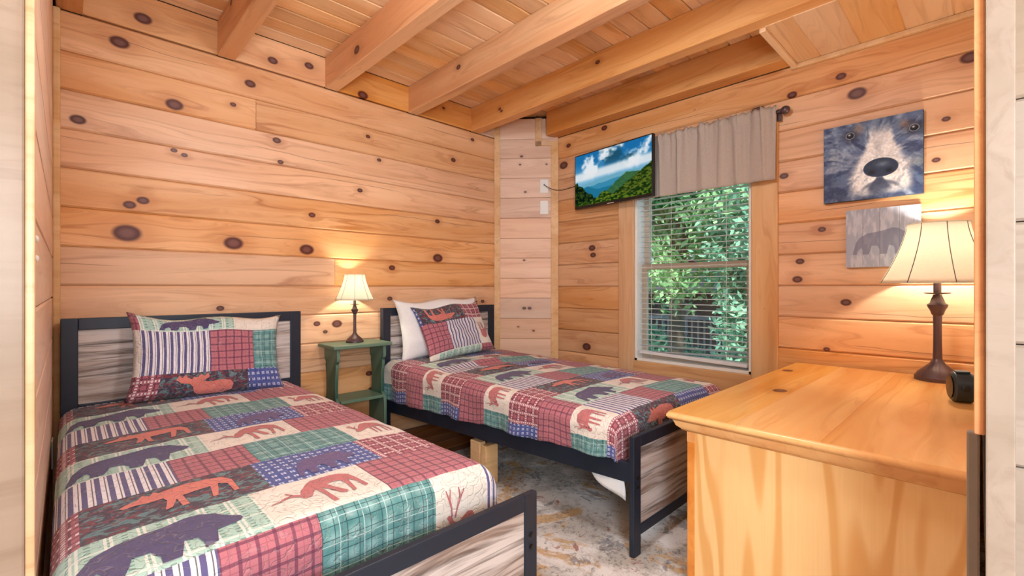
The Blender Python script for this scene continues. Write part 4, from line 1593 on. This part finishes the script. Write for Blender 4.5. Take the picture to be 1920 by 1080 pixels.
# wall plates on the boxed corner and the coax cable
for zc, lab, kind in ((1.893, 'white wall plate with cable socket, upper of the two on the pale corner', 1), (1.712, 'white blank wall plate, lower of the two on the pale corner', 0)):
    p = C0 + cdir * .420 + cn * .001
    wp = thing('wall_plate', lab, 'wall plate', (p.x, p.y, zc), (R(90), 0, cang), 'wall plates on the corner')
    MB().box((-.036, -.058, 0), (.036, .058, .006)).build('plate', M['white'], wp, bevel=.003)
    for yy in (-.035, .035):
        MB().lathe([(.003, 0), (.003, .001), (.0001, .0015)], 10).build('screw', M['blind'], wp, (0, yy, .006))
    if kind:
        MB().lathe([(.006, 0), (.006, .012), (.0001, .012)], 12).build('cable_socket', M['bronze'], wp, (0, .01, .006), smooth=True)
p = C0 + cdir * .420 + cn * .012
pts = []
A, B = Vector((p.x, p.y, 1.903)), Vector((2.965, 2.31, 1.86))
for i in range(15):
    t = i / 14
    q = A.lerp(B, t)
    q.z -= .05 * math.sin(math.pi * t)
    q.x -= .03 * math.sin(math.pi * t)
    pts.append(tuple(q))
o = MB().tube(pts, .0028, 8).build('coax_cable', M['cable'], None, smooth=True)
tag(o, 'thin black cable running from the wall plate to the television', 'cable')

# small outlet on the left wall
ot = thing('wall_outlet', 'white wall outlet low on the left wall behind the bed', 'outlet', (XL + .0005, 2.66, .357), (R(90), 0, R(90)))
MB().box((-.036, -.058, 0), (.036, .058, .006)).build('plate', M['white'], ot, bevel=.003)

for zc, lab in ((1.127, 'small white rounded door bumper on the left wall edge, upper of two'), (1.088, 'small white rounded door bumper on the left wall edge, lower of two')):
    pg = MB().lathe([(.0001, -.001), (.0075, -.001), (.007, .003), (.004, .0055), (.0001, .006)], 16, False).build('door_bumper', M['white'], None, (XL, 1.31, zc), (0, R(90), 0), smooth=True)
    tag(pg, lab, 'bumper', 'white door bumpers')

# ceiling lamp (above the frame)
cl = thing('ceiling_lamp', 'round flush ceiling lamp hanging above the bed foot', 'ceiling lamp', (.93, .85, 2.495))
MB().lathe([(.0001, 0), (.10, 0), (.10, -.02), (.02, -.03), (.02, -.24), (.0001, -.24)], 32, False).build('canopy', M['bronze'], cl, smooth=True)
MB().lathe([(.018, -.24), (.03, -.26), (.046, -.29), (.05, -.315), (.044, -.345), (.025, -.362), (.0001, -.366)], 24).build('glass_bulb', M['dome'], cl, smooth=True)

# ------------------------------------------------------------------ outside the window
yard = struct(MB().box((3.6, -16, -2.4), (40, 30, -2.2)).build('ground_outside', M['yard']))


def tree(label, x, y_, zc, rx, rz, n, mat, h0=-2.2, cat='tree', ls=.16):
    t = thing('leafy_tree', label, cat, (x, y_, h0))
    tr = [(0, 0, 0), (.1, .05, (zc - h0) * .5), (.05, -.05, zc - h0 + rz * .5)]
    MB().tube(tr, .13, 8).build('trunk', M['bark'], t, smooth=True)
    r_ = np.random.default_rng(int(abs(x * 100 + y_ * 37)) + 5)
    # clusters
    nc = 70
    cc = r_.normal(size=(nc, 3))
    cc /= np.linalg.norm(cc, axis=1)[:, None]
    cc *= (r_.random((nc, 1)) ** .45)
    cc *= np.array([rx, rx, rz])
    P = cc[r_.integers(0, nc, n)] + r_.normal(size=(n, 3)) * np.array([rx, rx, rz]) * .13
    d1 = r_.normal(size=(n, 3))
    d1 /= np.linalg.norm(d1, axis=1)[:, None]
    d2 = np.cross(d1, r_.normal(size=(n, 3)))
    d2 /= np.linalg.norm(d2, axis=1)[:, None]
    s_ = (ls * (.6 + .8 * r_.random((n, 1))))
    a = P + d1 * s_
    b = P + d2 * s_ * .45
    c = P - d1 * s_
    d = P - d2 * s_ * .45
    V = np.stack([a, b, c, d], 1).reshape(-1, 3) + np.array([0, 0, zc - h0])
    F = np.arange(4 * n).reshape(n, 4)
    me = bpy.data.meshes.new('foliage')
    me.from_pydata(V.tolist(), [], F.tolist())
    f = link('foliage', me, mat, t)
    f['kind'] = 'stuff'
    return t


tree('dense green tree close outside the window, filling its upper half', 7.2, 3.6, 2.6, 1.7, 1.6, 17000, M['leaf_a'], ls=.07)
tree('blue-green tree seen through the window, nearest its right side', 6.6, 2.0, 1.2, .75, 1.7, 11000, M['leaf_b'], ls=.06)
tree('pale yellow-green tree high behind the others outside the window', 10.5, 4.0, 3.8, 2.4, 1.8, 12000, M['leaf_c'], ls=.11)
tree('low bushy shrub outside, behind the bottom slats of the blind', 6.4, 3.3, -.9, 1.3, .7, 9000, M['leaf_a'], cat='shrub', ls=.06)
tree('blue-green shrub outside, below the deck railing', 8.2, 4.9, -.5, 1.5, .9, 9000, M['leaf_b'], cat='shrub', ls=.075)
tree('tall tree far outside, beyond the dark cabin', 19, 10, 4.5, 4.5, 4.0, 14000, M['leaf_b'], ls=.2)
tree('broad tree far outside, right of the dark cabin', 17, 4.5, 2.6, 3.8, 4.0, 14000, M['leaf_a'], ls=.2)
tree('far green tree outside, left of the dark cabin', 14, 12, 2.5, 3.6, 4.4, 14000, M['leaf_a'], ls=.18)

cb = thing('neighbour_cabin', 'dark cabin with grey roof and deck railing beyond the trees', 'building', (12.5, 7.2, -2.2), (0, 0, R(12)))
MB().box((0, -2.2, 0), (3.5, 2.2, 3.2)).build('wall', M['cabinwall'], cb)
MB().prism([(-.7, 3.15), (-.6, 3.1), (1.75, 4.4), (4.1, 3.1), (4.2, 3.15), (1.75, 4.55)], -2.7, 2.7, Matrix(((1, 0, 0, 0), (0, 0, 1, 0), (0, 1, 0, 0), (0, 0, 0, 1)))).build('roof', M['cabinroof'], cb)
MB().box((-1.3, -2.4, 1.5), (0, 2.4, 1.6)).build('deck', M['cabinwall'], cb)
MB().box((-1.3, -2.4, 2.42), (-1.22, 2.4, 2.5)).build('deck_handrail', M['cabinroof'], cb)
bal = mesh('baluster', [(x, y_, z) for z in (0, .85) for y_ in (-.02, .02) for x in (-.02, .02)], [(0, 2, 3, 1), (4, 5, 7, 6), (0, 1, 5, 4), (2, 6, 7, 3), (0, 4, 6, 2), (1, 3, 7, 5)])
bal.materials.append(M['cabinroof'])
for i in range(32):
    link('baluster', bal, None, cb, (-1.26, -2.35 + i * .15, 1.6))
for yv in (-2.3, 0, 2.3):
    MB().box((-1.3, yv - .06, 0), (-1.18, yv + .06, 1.5)).build('deck_post', M['cabinwall'], cb)
for yv in (-1.2, .6):
    wv = MB().box((-.03, yv, 1.9), (.0, yv + .7, 2.8)).build('window', M['cabinroof'], cb)
    MB().box((-.04, yv + .06, 1.96), (-.03, yv + .64, 2.74)).build('pane', M['darkplastic'], wv)
